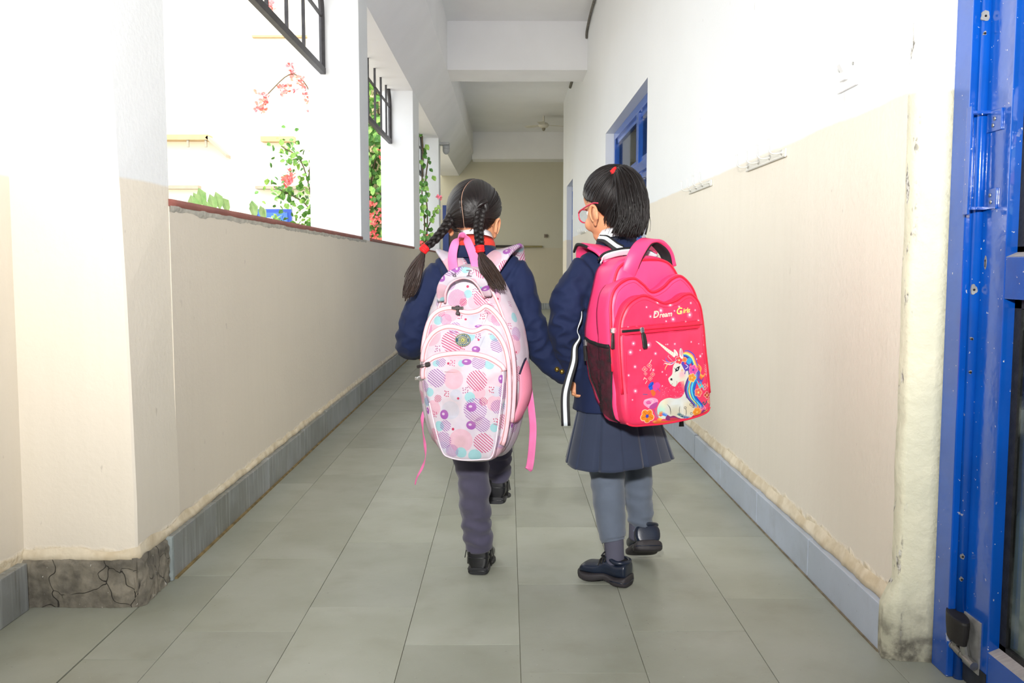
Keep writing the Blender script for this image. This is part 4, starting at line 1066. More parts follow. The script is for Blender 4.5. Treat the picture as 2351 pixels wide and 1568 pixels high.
# zip pulls
def pull(bv, u, v, ang, ln, m1, parent, m2=None, wd=.012, off=.004):
    e = empty('zip_pull', on_face(bv, u, v, off)); attach(e, parent, True)
    c = V((0, 0, 0)); d = V((math.sin(ang), 0, -math.cos(ang))); s = V((d.z, 0, -d.x))
    mb = MB(); mb.loft([[d*a+s*w_*k+V((0, y, 0)) for k, y in ((-1, 0), (-1, -.006), (-.6, -.008), (.6, -.008), (1, -.006), (1, 0))] for a, w_ in ((-.008, .004), (-.005, .0065), (.004, .0065), (.008, .004))])
    o = mb.build('slider', m1); attach(o, e, True)
    mb = MB(); f0 = .006
    mb.loft([[d*a+s*w_*k+V((0, y-.006-.003*math.sin(min(1, a/ln)*2.5), 0)) for k, y in ((-1, .0015), (-1, -.0015), (-.7, -.0028), (.7, -.0028), (1, -.0015), (1, .0015))] for a, w_ in ((f0, wd*.22), (f0+.003, wd*.3), (f0+.006, wd*.46), (ln*.6, wd*.5), (ln*.93, wd*.5), (ln, wd*.36))])
    o = mb.build('pull_tab', m2 or m1); attach(o, e, True); return e
e = pull(bv1, -.034, .408, 0.12, .028, NICKEL, bagL, wd=.013)
mb = MB().box(-.017, .017, -.009, -.002, -.004, .005, .0015); o = mb.build('twin_slider', NICKEL); attach(o, e, True)
pull(bvA, -.108, .252, -1.32, .030, NICKEL, bagL, wd=.009)
pull(bvA, -.149, .205, -1.5, .014, BRIGHT, bagL, wd=.010)
# round emblem patch
ec = (-.012, .320)
def disk_on(bv, c, rx, rz, off, nr=5, nseg=36):
    vs = [on_face(bv, c[0], c[1], off)]; fs = []
    for i in range(1, nr+1):
        for j in range(nseg):
            a = 2*pi*j/nseg; vs.append(on_face(bv, c[0]+rx*i/nr*math.cos(a), c[1]+rz*i/nr*math.sin(a), off if i < nr else off-.0015))
    for j in range(nseg): fs.append((0, 1+j, 1+(j+1) % nseg))
    for i in range(nr-1):
        for j in range(nseg):
            k = (j+1) % nseg; fs.append((1+i*nseg+j, 1+(i+1)*nseg+j, 1+(i+1)*nseg+k, 1+i*nseg+k))
    return vs, fs
ev, ef = disk_on(bv2, ec, .0225, .0182, .0032)
GOLDY = mat('emblem_gold', (214, 200, 92), .5); EMB = mat('emblem_teal', (28, 66, 92), .5, var=.05)
em = link('emblem_patch', new_mesh('emblem_patch', ev, ef), EMB); attach(em, bagL, True)
def ring_on(name, c, rx, rz, w_, off, m):
    vs = []; fs = []; n = 48
    for j in range(n):
        a = 2*pi*j/n
        for k in (-.5, .5): vs.append(on_face(bv2, c[0]+(rx+w_*k)*math.cos(a), c[1]+(rz+w_*k)*math.sin(a), off))
    for j in range(n):
        k = (j+1) % n; fs.append((2*j, 2*j+1, 2*k+1, 2*k))
    o = link(name, new_mesh(name, vs, fs), m); attach(o, em, True)
ring_on('gold_ring', ec, .0205, .0162, .0007, .0040, GOLDY); ring_on('gold_ring', ec, .0118, .0095, .0007, .0040, GOLDY)
LETW = mat('emblem_letters', (236, 230, 190), .5)
for top, txt in ((True, 'PARLITIN'), (False, 'PARLITIN')):
    for i, ch in enumerate(txt):
        a = math.radians(150-120*i/7) if top else math.radians(210+120*i/7)
        ca, sa = math.cos(a), math.sin(a); rot = a-pi/2 if top else a+pi/2
        cx, cz = ec[0]+.0163*ca, ec[1]+.0130*sa
        lettering('letter', ch, .0054, lambda x, y, cx=cx, cz=cz, rot=rot: on_face(bv2, cx+x*math.cos(rot)-y*math.sin(rot), cz+x*math.sin(rot)+y*math.cos(rot), .0041), LETW, em)
mb = MB()
for k in range(16):
    a = 2*pi*k/16; p = [on_face(bv2, ec[0]+r_*math.cos(a+da), ec[1]+r_*.82*math.sin(a+da), .0042) for r_, da in ((.0070, -.12), (.0112, 0), (.0070, .12))]
    mb.add(p, [(0, 1, 2)])
vs_, fs_ = disk_on(bv2, ec, .0052, .0046, .0046, 2, 18); mb.add(vs_, fs_)
o = mb.build('gold_sun', GOLDY); attach(o, em, True)
vs_, fs_ = disk_on(bv2, ec, .0034, .003, .0052, 2, 14); o = link('sun_centre', new_mesh('sun_centre', vs_, fs_), EMB); attach(o, em, True)
# carrying handle with two letters, sewn on upside down
hp = [(-.082, -.118, .430), (-.076, -.140, .462), (-.055, -.152, .492), (-.018, -.156, .508), (.018, -.155, .502), (.042, -.146, .478), (.055, -.122, .444)]
hw = [(-.3, -.25, .2), (-.75, -.2, .6), (-.5, -.2, .85), (-.12, -.15, 1), (.35, -.2, .95), (.75, -.2, .6), (.4, -.25, .2)]
hand_l = ribbon('carry_handle', hp, [.022, .026, .029, .032, .029, .027, .023], .011, [tuple(w_) for w_ in hw], BAGP, bagL)
zip_edge = MB().tube([V(p)-V(w_).normalized()*.0145 for p, w_ in zip(cr(hp, 6), cr(hw, 6))], .0042, 8).build('handle_edge', PINKTAPE, smooth=True); attach(zip_edge, hand_l, True)
bvh_h = bvh_of(hand_l)
GREYL = mat('grey_letters', (88, 78, 88), .6)
for ch, cu, cvv in (('R', -.036, .502), ('I', .007, .506)):
    lettering('letter', ch, .026, lambda x, y, cu=cu, cvv=cvv: on_face(bvh_h, cu-x*.92+(.15 if cu > 0 else -.1)*-y, cvv-y*.62, .0012, .158), GREYL, hand_l, bold=.0006)
for (x_, z_) in ((.007, .514), (.007, .498)):
    mb = MB(); mb.add([on_face(bvh_h, x_+a, z_+c, .0013, .158) for a, c in ((-.0075, -.0012), (.0075, -.0012), (.0075, .0012), (-.0075, .0012))], [(0, 1, 2, 3)])
    o = mb.build('letter_serif', GREYL); attach(o, hand_l, True)
# hanging loop
ribbon('hanging_loop', [(-.060, -.045, .510), (-.062, -.055, .555), (-.055, -.058, .59), (-.040, -.058, .614), (-.026, -.058, .617), (-.016, -.058, .598), (.000, -.055, .558), (.012, -.045, .512)], [.030, .027, .024, .021, .021, .024, .027, .032], .003, [(1, -.1, 0), (1, -.1, .05), (.9, 0, .3), (.4, -.6, .6), (-.2, -.6, .7), (.9, 0, -.3), (1, .1, -.1), (1, .1, 0)][0:8], PINKWEB, bagL)
# padded shoulder straps over the shoulders
ribbon('shoulder_strap', [(-.040, -.035, .505), (-.062, -.012, .540), (-.088, .012, .562), (-.108, .05, .572), (-.112, .10, .556), (-.108, .155, .47), (-.105, .17, .36)], [.060, .064, .062, .056, .05, .05, .05], .013, (1, -.1, -.30), BAGP, bagL)
ribbon('shoulder_strap', [(.036, -.035, .510), (.060, -.012, .552), (.084, .012, .576), (.102, .05, .586), (.105, .10, .566), (.105, .155, .48), (.105, .17, .36)], [.064, .068, .064, .058, .05, .05, .05], .013, (1, .1, .30), BAGP, bagL)
# right side pocket, its dark edge, and the hanging webbing
sp = []; sf = []; nu_, nv_ = 14, 18
for i in range(nv_+1):
    f = i/nv_; v_ = .085+.165*f
    for j in range(nu_+1):
        g = j/nu_; a = -pi*.46+pi*.80*g
        rr = .030*math.sin(pi*min(1, max(.06, f*.92+.05)))**.5
        u_ = .128+.020*f-.012*abs(f-.5)+rr*math.cos(a)*1.15; n_ = .062-.052*math.sin(a)*-1*.9
        n_ = .060+.055*math.sin(-a)
        sp.append(V((u_, -n_, v_+.025*(math.cos(a))*(f)-.03*(1-g)*f)))
for i in range(nv_):
    for j in range(nu_): k = i*(nu_+1)+j; sf.append((k, k+1, k+nu_+2, k+nu_+1))
me = new_mesh('side_pocket', sp, sf); set_uv(me, lambda co, i: (co.x, co.z)); o = link('side_pocket', me, PINKPOCKET); attach(o, bagL, True)
md = o.modifiers.new('s', 'SOLIDIFY'); md.thickness = .003
topedge = [sp[nv_*(nu_+1)+j] for j in range(nu_+1)]
o2 = MB().tube(topedge, .0028, 8).build('pocket_edge', NAVYTRIM, smooth=True); attach(o2, o, True)
ribbon('strap_tail', [(.150, -.02, .26), (.158, -.03, .20), (.168, -.035, .12), (.174, -.04, .06), (.172, -.05, .0), (.166, -.05, -.050), (.160, -.045, -.0605)], [.014, .018, .021, .022, .022, .022, .021], .002, (1, -.25, .05), PINKWEB, bagL)
ribbon('strap_tail', [(-.142, -.05, .118), (-.150, -.06, .085), (-.148, -.06, .045), (-.142, -.06, .005), (-.141, -.06, -.03), (-.150, -.06, -.06), (-.166, -.06, -.09), (-.172, -.06, -.112)], [.008, .013, .011, .010, .011, .010, .009, .004], .0018, [(1, -.2, 0), (1, -.6, 0), (.4, -1, 0), (1, -.5, 0), (.3, -1, 0), (.8, -.6, 0), (.6, -.6, .4), (.7, -.4, .5)], PINKWEB, bagL)
# ------------------------------------------------------------------ hot pink school bag with a printed unicorn
cu_ = Canvas(-.22, .22, -.06, .40, 2300, (242, 54, 98))
def AX(ax, ay): return (-.1223+ax*.0002253, .2788-ay*.0001963-ax*.0000186)
def apl(pts, col, smooth=5, **k): cu_.poly([AX(*p) for p in pts], col, smooth=smooth, **k)
def aln(pts, w_, col, smooth=6, **k): cu_.line([AX(*p) for p in pts], w_*.00021, col, smooth=smooth, **k)
def adc(x, y, r_, col, **k):
    u_, v_ = AX(x, y); cu_.disc(u_, v_, r_*.00021, col, **k)
rg = random.Random(4)
for i in range(40): cu_.disc(rg.uniform(-.15, .15), rg.uniform(0, .36), rg.uniform(.02, .06), rg.choice([(250, 74, 114), (234, 44, 86)]), alpha=.35, soft=.9)
stars = [(750, 15, 16), (595, 12, 12), (440, 40, 18), (150, 38, 14), (35, 38, 10), (95, 262, 18), (300, 280, 24), (50, 385, 22), (390, 398, 14), (560, 265, 8), (665, 258, 11), (912, 225, 10), (1040, 428, 16), (1115, 265, 8), (1028, 250, 7), (1072, 393, 8), (103, 586, 15), (345, 630, 13), (12, 706, 12), (88, 924, 18), (470, 655, 9), (527, 697, 7), (45, 1048, 8), (185, 355, 8), (465, 853, 7), (535, 267, 6), (980, 470, 8), (1120, 130, 7), (660, -90, 20), (500, -210, 22), (905, -160, 26), (780, -190, 16), (340, -120, 14), (470, -330, 18), (640, -300, 22), (760, -270, 12), (930, -330, 12), (300, -250, 10), (1040, -80, 14), (840, -60, 12), (560, -60, 10), (420, -170, 14), (690, -210, 9), (990, -230, 10), (1060, -350, 14)]
for x, y, r_ in stars:
    adc(x, y, r_*1.5, (255, 170, 196), alpha=.6, soft=.9); adc(x, y, r_*.62, (255, 246, 248), soft=.5)
for i in range(70): adc(rg.uniform(430, 760), rg.uniform(840, 1010), rg.uniform(1.5, 4), (255, 210, 222), alpha=.8)
BODY = (226, 224, 212); SH = (214, 206, 186); LN = (60, 60, 66)
# leaves and outlined flowers left and right
def flower(x, y, r_, col, cen, petals=5, edge=(255, 214, 196), rot=0.0):
    for k in range(petals):
        a = rot+2*pi*k/petals; adc(x+r_*.62*math.cos(a), y+r_*.62*math.sin(a), r_*.52, edge)
    for k in range(petals):
        a = rot+2*pi*k/petals; adc(x+r_*.6*math.cos(a), y+r_*.6*math.sin(a), r_*.43, col); aln([(x+r_*.2*math.cos(a), y+r_*.2*math.sin(a)), (x+r_*.85*math.cos(a), y+r_*.85*math.sin(a))], r_*.07, tuple(int(c*.78) for c in col))
    adc(x, y, r_*.25, cen)
for x, y, r_ in ((295, 568, 30), (230, 620, 34), (335, 690, 30), (238, 682, 22), (300, 748, 28)): flower(x, y, r_, (244, 96, 120), (250, 190, 120), 4, (255, 190, 176))
for p in ([(330, 490), (300, 540)], [(250, 760), (215, 740)], [(255, 780), (230, 820)], [(225, 735), (205, 765)], [(300, 640), (320, 600)]): aln(p, 9, (255, 206, 190))
apl([(270, 860), (300, 810), (340, 800), (345, 860), (320, 910), (290, 910)], (40, 92, 214)); apl([(330, 850), (400, 800), (440, 850), (400, 900), (350, 930)], (236, 70, 150)); apl([(300, 920), (340, 910), (370, 960), (330, 1000)], (232, 110, 50))
aln([(270, 870), (310, 850), (340, 800)], 8, (30, 40, 150)); aln([(190, 970), (250, 975)], 9, (90, 100, 160)); aln([(400, 890), (430, 930)], 8, (110, 90, 190))
apl([(195, 1110), (205, 1050), (260, 1030), (330, 1020), (395, 1050), (385, 1130), (340, 1175), (270, 1170)], (244, 158, 196)); apl([(300, 1120), (390, 1080), (375, 1150), (320, 1180), (270, 1165)], (188, 76, 150)); apl([(225, 1085), (270, 1060), (300, 1095), (260, 1120)], (228, 96, 160)); aln([(215, 1060), (280, 1040), (330, 1060), (300, 1110), (250, 1120)], 7, (255, 214, 220))
aln([(335, 1180), (360, 1250), (385, 1300)], 8, (110, 90, 150))
flower(242, 1280, 92, (244, 138, 34), (70, 70, 190), 5, (255, 214, 180), .3)
for y in (560, 590, 620, 650, 690): aln([(1120, y+10), (1095, y-12)], 8, (250, 170, 170)); aln([(1122, y+10), (1140, y-20)], 8, (250, 170, 170))
aln([(1125, 530), (1118, 720)], 5, (250, 170, 170))
for x, y, r_, c in ((1090, 870, 40, (236, 90, 130)), (1145, 840, 26, (250, 150, 110)), (1120, 990, 48, (200, 70, 60)), (1160, 1080, 36, (246, 130, 90)), (1050, 1180, 40, (244, 90, 150))): flower(x, y, r_, c, (250, 200, 120), 4)
aln([(1035, 1110), (1060, 1090), (1065, 1130), (1100, 1100), (1105, 1075)], 14, (44, 92, 104))
# tail of the rump, body and neck
apl([(385, 1210), (390, 1150), (430, 1080), (490, 1040), (560, 1022), (640, 1035), (710, 1020), (755, 975), (780, 905), (775, 800), (770, 740), (850, 640), (900, 800), (890, 960), (930, 1080), (945, 1180), (900, 1290), (840, 1335), (600, 1320), (430, 1320), (395, 1270)], BODY)
for k, c in enumerate(((120, 226, 218), (150, 232, 214), (196, 236, 206), (236, 232, 190), (246, 222, 180))):
    adc(415+k*22, 1240-k*40, 62-k*6, c, alpha=.35, soft=.9)
adc(660, 1120, 90, (228, 238, 240), alpha=.6, soft=.9); adc(850, 1180, 90, (226, 206, 160), alpha=.55, soft=.9); adc(640, 1230, 90, (206, 196, 160), alpha=.5, soft=.9); adc(800, 850, 60, (222, 208, 170), alpha=.5, soft=.9)
aln([(525, 1115), (560, 1160), (575, 1220), (575, 1265)], 9, LN, taper=True); aln([(707, 1145), (700, 1200), (705, 1265)], 8, LN, taper=True); aln([(790, 1170), (800, 1230), (790, 1290)], 8, LN, taper=True)
for x, y in ((870, 1140), (905, 1165), (790, 1185), (880, 1270)): aln([(x, y), (x-20, y-10), (x-16, y-30), (x+6, y-28), (x+10, y-10)], 6, (80, 76, 84))
# head
apl([(770, 780), (700, 800), (655, 855), (620, 860), (575, 825), (550, 765), (560, 735), (605, 690), (620, 600), (640, 545), (690, 490), (740, 480), (800, 520), (850, 640), (840, 720)], BODY)
adc(748, 695, 46, (250, 180, 190), alpha=.8, soft=.8); adc(760, 770, 50, (232, 216, 186), alpha=.6, soft=.9)
aln([(655, 855), (670, 815), (668, 785)], 6, (180, 120, 110)); aln([(590, 835), (605, 820)], 6, (150, 110, 100)); adc(592, 760, 15, (30, 26, 30)); adc(600, 770, 7, (110, 100, 100))
apl([(650, 665), (660, 620), (690, 585), (715, 580), (705, 620), (690, 640), (660, 650)], (24, 26, 34)); adc(682, 612, 10, (240, 240, 244)); aln([(655, 620), (690, 590), (718, 578)], 10, (20, 20, 26)); aln([(650, 610), (640, 600)], 5, (20, 20, 26)); adc(750, 630, 16, (250, 206, 170)); aln([(738, 630), (750, 618), (762, 630), (750, 642), (738, 630)], 4, (236, 150, 120))
# horn and ears
apl([(395, 220), (420, 228), (660, 395), (665, 425), (640, 450), (620, 430), (520, 345)], (246, 238, 218), 0)
for k in range(9):
    f = k/9; x = 445+f*210; y = 250+f*170; aln([(x+8, y-14*f-6), (x-8-14*f, y+14+26*f)], 6, (222, 180, 150), 0)
apl([(645, 340), (670, 345), (700, 395), (690, 430), (650, 400)], (244, 236, 222)); aln([(652, 350), (672, 400), (690, 420)], 9, (236, 170, 180))
# mane: long locks of many colours
def lock(pts, w_, col): aln(pts, w_, col, 8, taper=True)
P1 = [(790, 370), (850, 372), (920, 420), (960, 520), (1000, 620)]
for k, (c, o_) in enumerate((((60, 90, 200), -16), ((240, 90, 120), 0), ((250, 214, 90), 18), ((252, 226, 130), 36), ((40, 170, 220), 56), ((60, 60, 160), 74))):
    lock([(x-o_*.55, y+o_*.8) for x, y in P1], 27, c)
P2 = [(860, 560), (900, 700), (860, 800), (830, 900), (850, 1000), (900, 1070), (950, 1130), (955, 1180)]
for k, (c, o_) in enumerate((((50, 50, 130), -44), ((126, 74, 170), -26), ((70, 190, 226), -6), ((250, 220, 90), 16), ((60, 120, 210), 36), ((90, 220, 230), 54), ((40, 150, 220), 74), ((30, 80, 190), 92))):
    lock([(x+o_, y+o_*.1) for x, y in P2], 27, c)
P3 = [(980, 560), (1030, 620), (1010, 700), (1060, 740), (1090, 690)]
for c, o_ in (((244, 120, 50), 0), ((240, 60, 60), 24), ((250, 170, 80), -24), ((60, 80, 190), 44), ((120, 70, 180), 60)): lock([(x-o_*.4, y+o_) for x, y in P3], 26, c)
P4 = [(960, 760), (1000, 860), (1040, 830), (1060, 900)]
for c, o_ in (((250, 160, 70), 0), ((60, 150, 220), -24), ((90, 210, 220), 20)): lock([(x+o_*.5, y+o_) for x, y in P4], 24, c)
for pts in ([(870, 820), (830, 930), (860, 1040), (930, 1110)], [(930, 800), (900, 930), (940, 1060), (960, 1150)], [(820, 840), (790, 930), (800, 1030)]): aln(pts, 5, (26, 34, 90))
apl([(740, 520), (790, 500), (860, 520), (850, 620), (800, 640), (770, 600)], (86, 66, 180)); adc(860, 500, 42, (50, 170, 226)); aln([(760, 560), (800, 600), (790, 680)], 12, (110, 70, 170)); aln([(800, 540), (840, 580), (800, 610)], 9, (250, 240, 240)); adc(800, 530, 18, (230, 60, 90))
flower(712, 488, 52, (240, 74, 84), (252, 220, 160), 5, (255, 200, 200)); flower(795, 480, 34, (246, 140, 60), (250, 90, 90), 5); flower(920, 625, 66, (236, 84, 170), (120, 60, 170), 5, (250, 150, 200)); flower(898, 738, 56, (250, 160, 60), (250, 200, 110), 5, (255, 214, 150)); flower(982, 950, 58, (246, 110, 90), (252, 220, 110), 5, (255, 190, 170))
apl([(722, 400), (725, 350), (745, 310), (770, 350), (780, 420), (765, 465), (735, 455)], (246, 240, 228)); apl([(735, 400), (748, 335), (765, 380), (764, 440)], (236, 160, 170)); aln([(722, 400), (745, 310), (780, 420)], 4, (60, 50, 60))
# forelock wisps
for pts, c, w_ in (([(690, 470), (620, 530), (540, 500), (520, 450)], (120, 90, 190), 16), ([(690, 480), (600, 550), (530, 540), (500, 530)], (250, 230, 220), 12), ([(660, 500), (560, 540), (515, 600), (512, 630)], (252, 200, 130), 12), ([(600, 520), (520, 510), (470, 480)], (255, 190, 200), 7), ([(620, 500), (560, 440), (570, 415)], (255, 190, 200), 7), ([(600, 540), (510, 530), (495, 560)], (255, 200, 200), 6)): aln(pts, w_, c, taper=True)
# flowers along the ground
apl([(500, 1310), (530, 1270), (570, 1290), (620, 1280), (680, 1310), (720, 1330), (640, 1350), (520, 1345)], (136, 50, 110)); apl([(560, 1320), (640, 1310), (700, 1345), (600, 1360)], (210, 60, 80))
for x, y, c in ((440, 1240, (244, 140, 50)), (470, 1260, (60, 110, 220)), (500, 1270, (80, 140, 230)), (430, 1270, (246, 90, 60)), (420, 1330, (250, 200, 60)), (400, 1350, (246, 140, 50)), (350, 1370, (250, 190, 70)), (780, 1310, (70, 90, 160)), (700, 1265, (60, 110, 120)), (740, 1290, (50, 90, 110)), (820, 1320, (90, 120, 190))):
    for k in range(5):
        a = pi*.15+pi*.7*k/4; aln([(x, y+14), (x+34*math.cos(a), y+14-40*math.sin(a))], 9, c, 0, taper=False)
flower(960, 1235, 60, (246, 150, 40), (250, 200, 90), 6, (255, 190, 110)); apl([(1020, 1250), (1060, 1200), (1100, 1220), (1080, 1260)], (140, 50, 120)); apl([(1060, 1260), (1100, 1215), (1130, 1200), (1110, 1250)], (250, 170, 70))
apl([(900, 1300), (1000, 1280), (1120, 1230), (1180, 1190), (1150, 1240), (1040, 1300), (920, 1330)], (226, 50, 70)); apl([(330, 1390), (420, 1350), (560, 1365), (700, 1350), (560, 1400), (400, 1420)], (232, 110, 50))
cu_.a *= .93
FPRINT = cu_.material('unicorn_print', .42, .0002, 700, .45)
def nylon(name, col):
    m = mat(name, col, .42, var=.05, vs=7, bmp=.0002, bs=800, spec=.45); return m
HOT = nylon('hot_pink_nylon', (244, 66, 120)); REDZ = mat('red_zip_tape', (236, 34, 70), .5, var=.06, vs=40); REDT = mat('red_zip_teeth', (186, 14, 40), .45)
BLK = mat('black_webbing', (24, 23, 25), .7, var=.2, vs=40, bmp=.0004, bs=600); WHT = mat('grey_white_stripe', (206, 214, 220), .6); STITCH = mat('dark_red_thread', (196, 24, 62), .7)

bagR = empty('school_bag', (.376, 2.669, .536), (math.radians(-3), math.radians(-2), math.radians(22)), 'hot pink school bag with a unicorn print on the girl with the ponytail', 'bag', 'school bags worn by the girls')
def wrR(k, a=.0025):
    def f(p):
        d = a*noise.noise(V((p.x*8, p.z*6, k)))+a*.7*noise.noise(V((p.x*14-p.z*12, p.z*14+p.x*6, k+3)))
        return d+a*.3*noise.noise(V((p.x*45, p.z*30, k+7)))
    return f
R_ = [pillow('main_compartment', R_MAIN, 0, .115, .030, .004, HOT, bagR, wrR(1, .004), flare=.004),
      pillow('middle_pocket', R_M, .08, .155, .022, .004, HOT, bagR, wrR(2, .0035)),
      pillow('front_pocket', R_F, .12, .190, .016, .006, FPRINT, bagR, wrR(3, .0035))]
rb0 = bvh_of(R_[0]); rb1 = bvh_of(*R_[:2]); rbA = bvh_of(*R_)
def zipR(outl, i0, i1, ins, bv, w=.010):
    pts = rim_path(outl, i0, i1, ins)
    a = zip_line('zip_tape', pts, bv, w, REDZ, bagR, .001, flat=.35); b_ = zip_line('zip_teeth', pts, bv, .0022, REDT, bagR, .0030, flat=1.0); attach(b_, a, True)
zipR(R_MAIN, 2, 17, .012, rb0, .010); zipR(R_M, 1, 16, .007, rb1, .011); zipR(R_F, 1, 16, .004, rbA, .011)
for ins in (.014,):
    zip_line('stitching', rim_path(R_F, 1, 16, ins), rbA, .0012, STITCH, bagR, .0002); zip_line('stitching', rim_path(R_M, 1, 15, ins+.003), rb1, .0012, STITCH, bagR, .0002)
zip_line('bottom_piping', rim_path(R_F, 17, 21, .003), rbA, .006, REDZ, bagR, .001, flat=.6)
def zy(u): return .262+.018*u
xs = np.linspace(-.138, .134, 40)
zt = zip_line('pocket_zip', [(u, zy(u)) for u in xs], rbA, .022, REDZ, bagR, .0008, flat=.18)
o = zip_line('zip_teeth', [(u, zy(u)) for u in xs[8:]], rbA, .003, REDT, bagR, .0034, flat=1.0); attach(o, zt, True)
o = zip_line('zip_opening', [(u, zy(u)+.0005) for u in np.linspace(-.134, -.082, 12)], rbA, .0075, HOLE, bagR, .0024, flat=.3); attach(o, zt, True)
for dz in (.013, -.013): zip_line('stitching', [(u, zy(u)+dz) for u in xs], rbA, .0012, STITCH, bagR, .0003)
zip_line('stitching', [(-.128+.004*k/12, .005+.2*k/12) for k in range(13)], rbA, .0012, STITCH, bagR, .0003)
pull(rbA, -.078, zy(-.078), .10, .050, BRIGHT, bagR, RUBBER, .014)
pull(rbA, -.1435, .262, -.10, .050, BRIGHT, bagR, RUBBER, .013, .002)
# lettering on the upper front
CREAM = mat('cream_letters', (252, 226, 160), .4); PALEL = mat('pale_iridescent_letters', (250, 190, 196), .35, col2=(236, 214, 170), vs=90); GOLDL = mat('yellow_letters', (252, 216, 110), .4)
for tx, cx, cz, sz, m_ in (('D', -.029, .300, .026, PALEL), ('ream', .003, .2985, .020, PALEL), ('G', .046, .305, .025, GOLDL), ('irls', .070, .306, .019, GOLDL)):
    lettering('lettering', tx, sz, lambda x, y, cx=cx, cz=cz: on_face(rbA, cx+x, cz+y+x*.06, .0009), m_, bagR, shear=.25, bold=.0005)
# mesh pocket on the left flank
rbs = rb0
def flank(v, n, off):
    h = rb1.ray_cast(V((-1, -n, v)), V((1, 0, 0))); u = h[0].x if h[0] is not None else -.15
    return V((u-off, -n, v))
def net_mat():
    m = bpy.data.materials.new('black_net'); m.use_nodes = True; t = m.node_tree; t.nodes.clear(); o = t.nodes.new('ShaderNodeOutputMaterial')
    tr = t.nodes.new('ShaderNodeBsdfTransparent'); pb = t.nodes.new('ShaderNodeBsdfPrincipled'); pb.inputs['Base Color'].default_value = lin((30, 24, 28)); pb.inputs['Roughness'].default_value = .6
    ms = t.nodes.new('ShaderNodeMixShader'); f = step(t, nz(t, coords(t), 38, 3), .3, .75)
    t.links.new(mth(t, 'ADD', mth(t, 'MULTIPLY', f, .22), .70), ms.inputs[0]); t.links.new(tr.outputs[0], ms.inputs[1]); t.links.new(pb.outputs[0], ms.inputs[2]); t.links.new(ms.outputs[0], o.inputs[0]); return m
vs = []; fs = []; a_, b_ = 18, 14
for i in range(a_+1):
    f = i/a_
    for j in range(b_+1):
        g = j/b_; n0 = .016+.024*(1-f)**2; n1 = .150-.010*(1-f)
        n_ = n0+(n1-n0)*g; v_ = .035+.035*(1-g)*(1-f)*.6-.030*g*(1-f)+(.185-.0)*f+.020*f*(1-g)**2*1.0
        fo = .006*math.sin(pi*g)*math.sin(pi*min(1, f+.15))+.003*noise.noise(V((f*5, g*6, 1)))
        vs.append(flank(v_, min(n_, .146), .003+fo)+V((0, -max(0, n_-.146), 0)))
for i in range(a_):
    for j in range(b_): k = i*(b_+1)+j; fs.append((k, k+1, k+b_+2, k+b_+1))
me = new_mesh('mesh_pocket', vs, fs); o = link('mesh_pocket', me, net_mat()); attach(o, bagR, True); o['label'] = 'black net side pocket'
top = [vs[a_*(b_+1)+j] for j in range(b_+1)]
q = MB().tube([p+V((-.001, 0, 0)) for p in top], (.0055), 8, flat=.5).build('elastic_edge', BLK, smooth=True); attach(q, o, True)
for js in (0, b_):
    q = MB().tube([vs[i*(b_+1)+js] for i in range(a_+1)], .0025, 6).build('pocket_binding', BLK, smooth=True); attach(q, o, True)
e = empty('zip_pull', flank(.226, .018, .004)); attach(e, bagR, True)
q = MB().box(-.004, .004, -.006, .006, -.008, .010, .0015).build('slider', BRIGHT); attach(q, e, True)
q = MB().box(-.006, -.002, -.006, .006, -.052, -.008, .0018).build('pull_tab', RUBBER); attach(q, e, True)
# carrying handle: pink band, black underside
hpR = [(-.066, -.104, .400), (-.056, -.116, .436), (-.034, -.118, .478), (.006, -.104, .508), (.054, -.088, .504), (.088, -.074, .474), (.104, -.066, .432)]
hwR = [(1, -.2, -.25), (1, -.2, -.3), (.85, -.35, -.4), (.4, -.75, -.3), (.25, -.9, .05), (.5, -.75, .3), (.8, -.4, .3)]
hR = ribbon('carry_handle', hpR, [.044, .044, .042, .038, .038, .038, .038], .010, hwR, HOT, bagR)
p_ = cr(hpR, 6); w2 = cr(hwR, 6)
q = ribbon('handle_lining', [tuple(np.array(p)+np.array((0.004 if i_ < 4 else -.007, .006 if i_ < 5 else -.003, -.004))) for i_, p in enumerate(hpR)], [.043, .043, .042, .040, .034, .030, .026], .006, hwR, BLK, hR)
# grab webbing and shoulder straps
ribbon('webbing_loop', [(-.105, -.03, .452), (-.092, -.03, .468), (-.06, -.045, .478), (-.02, -.05, .481), (.03, -.05, .477), (.07, -.045, .462)], .022, .004, [(0, -.5, .5)]*6, WHT, bagR)
ribbon('webbing_edge', [(-.112, -.028, .462), (-.092, -.026, .479), (-.06, -.04, .489), (-.02, -.045, .492), (.03, -.045, .488), (.07, -.04, .473)], .007, .005, [(0, -.5, .5)]*6, BLK, bagR)
ribbon('shoulder_strap', [(-.050, -.022, .452), (-.068, -.006, .482), (-.084, .025, .500), (-.092, .065, .508), (-.082, .11, .490), (-.064, .15, .42), (-.055, .17, .33)], [.060, .066, .066, .06, .055, .05, .05], .013, [(1, -.2, -.15)]*7, HOT, bagR)
for s_ in (-1, 1):
    ribbon('strap_binding', [(x+s_*.034*.98, y-s_*.007, z-s_*.006) for x, y, z in [(-.050, -.022, .452), (-.068, -.006, .482), (-.084, .025, .500), (-.092, .065, .508), (-.082, .11, .490)]], .007, .008, [(1, -.2, -.15)]*5, BLK, bagR)
rp = [(-.082, .02, .528), (-.0715, -.002, .524), (-.060, -.014, .512), (-.048, -.022, .500), (-.033, -.030, .490)]
rs_ = ribbon('strap_webbing', rp, .026, .004, [(.75, -.3, .55)]*5, BLK, bagR)
ribbon('reflective_strip', [(x, y-.002, z+.002) for x, y, z in rp], .011, .004, [(.75, -.3, .55)]*5, WHT, rs_)
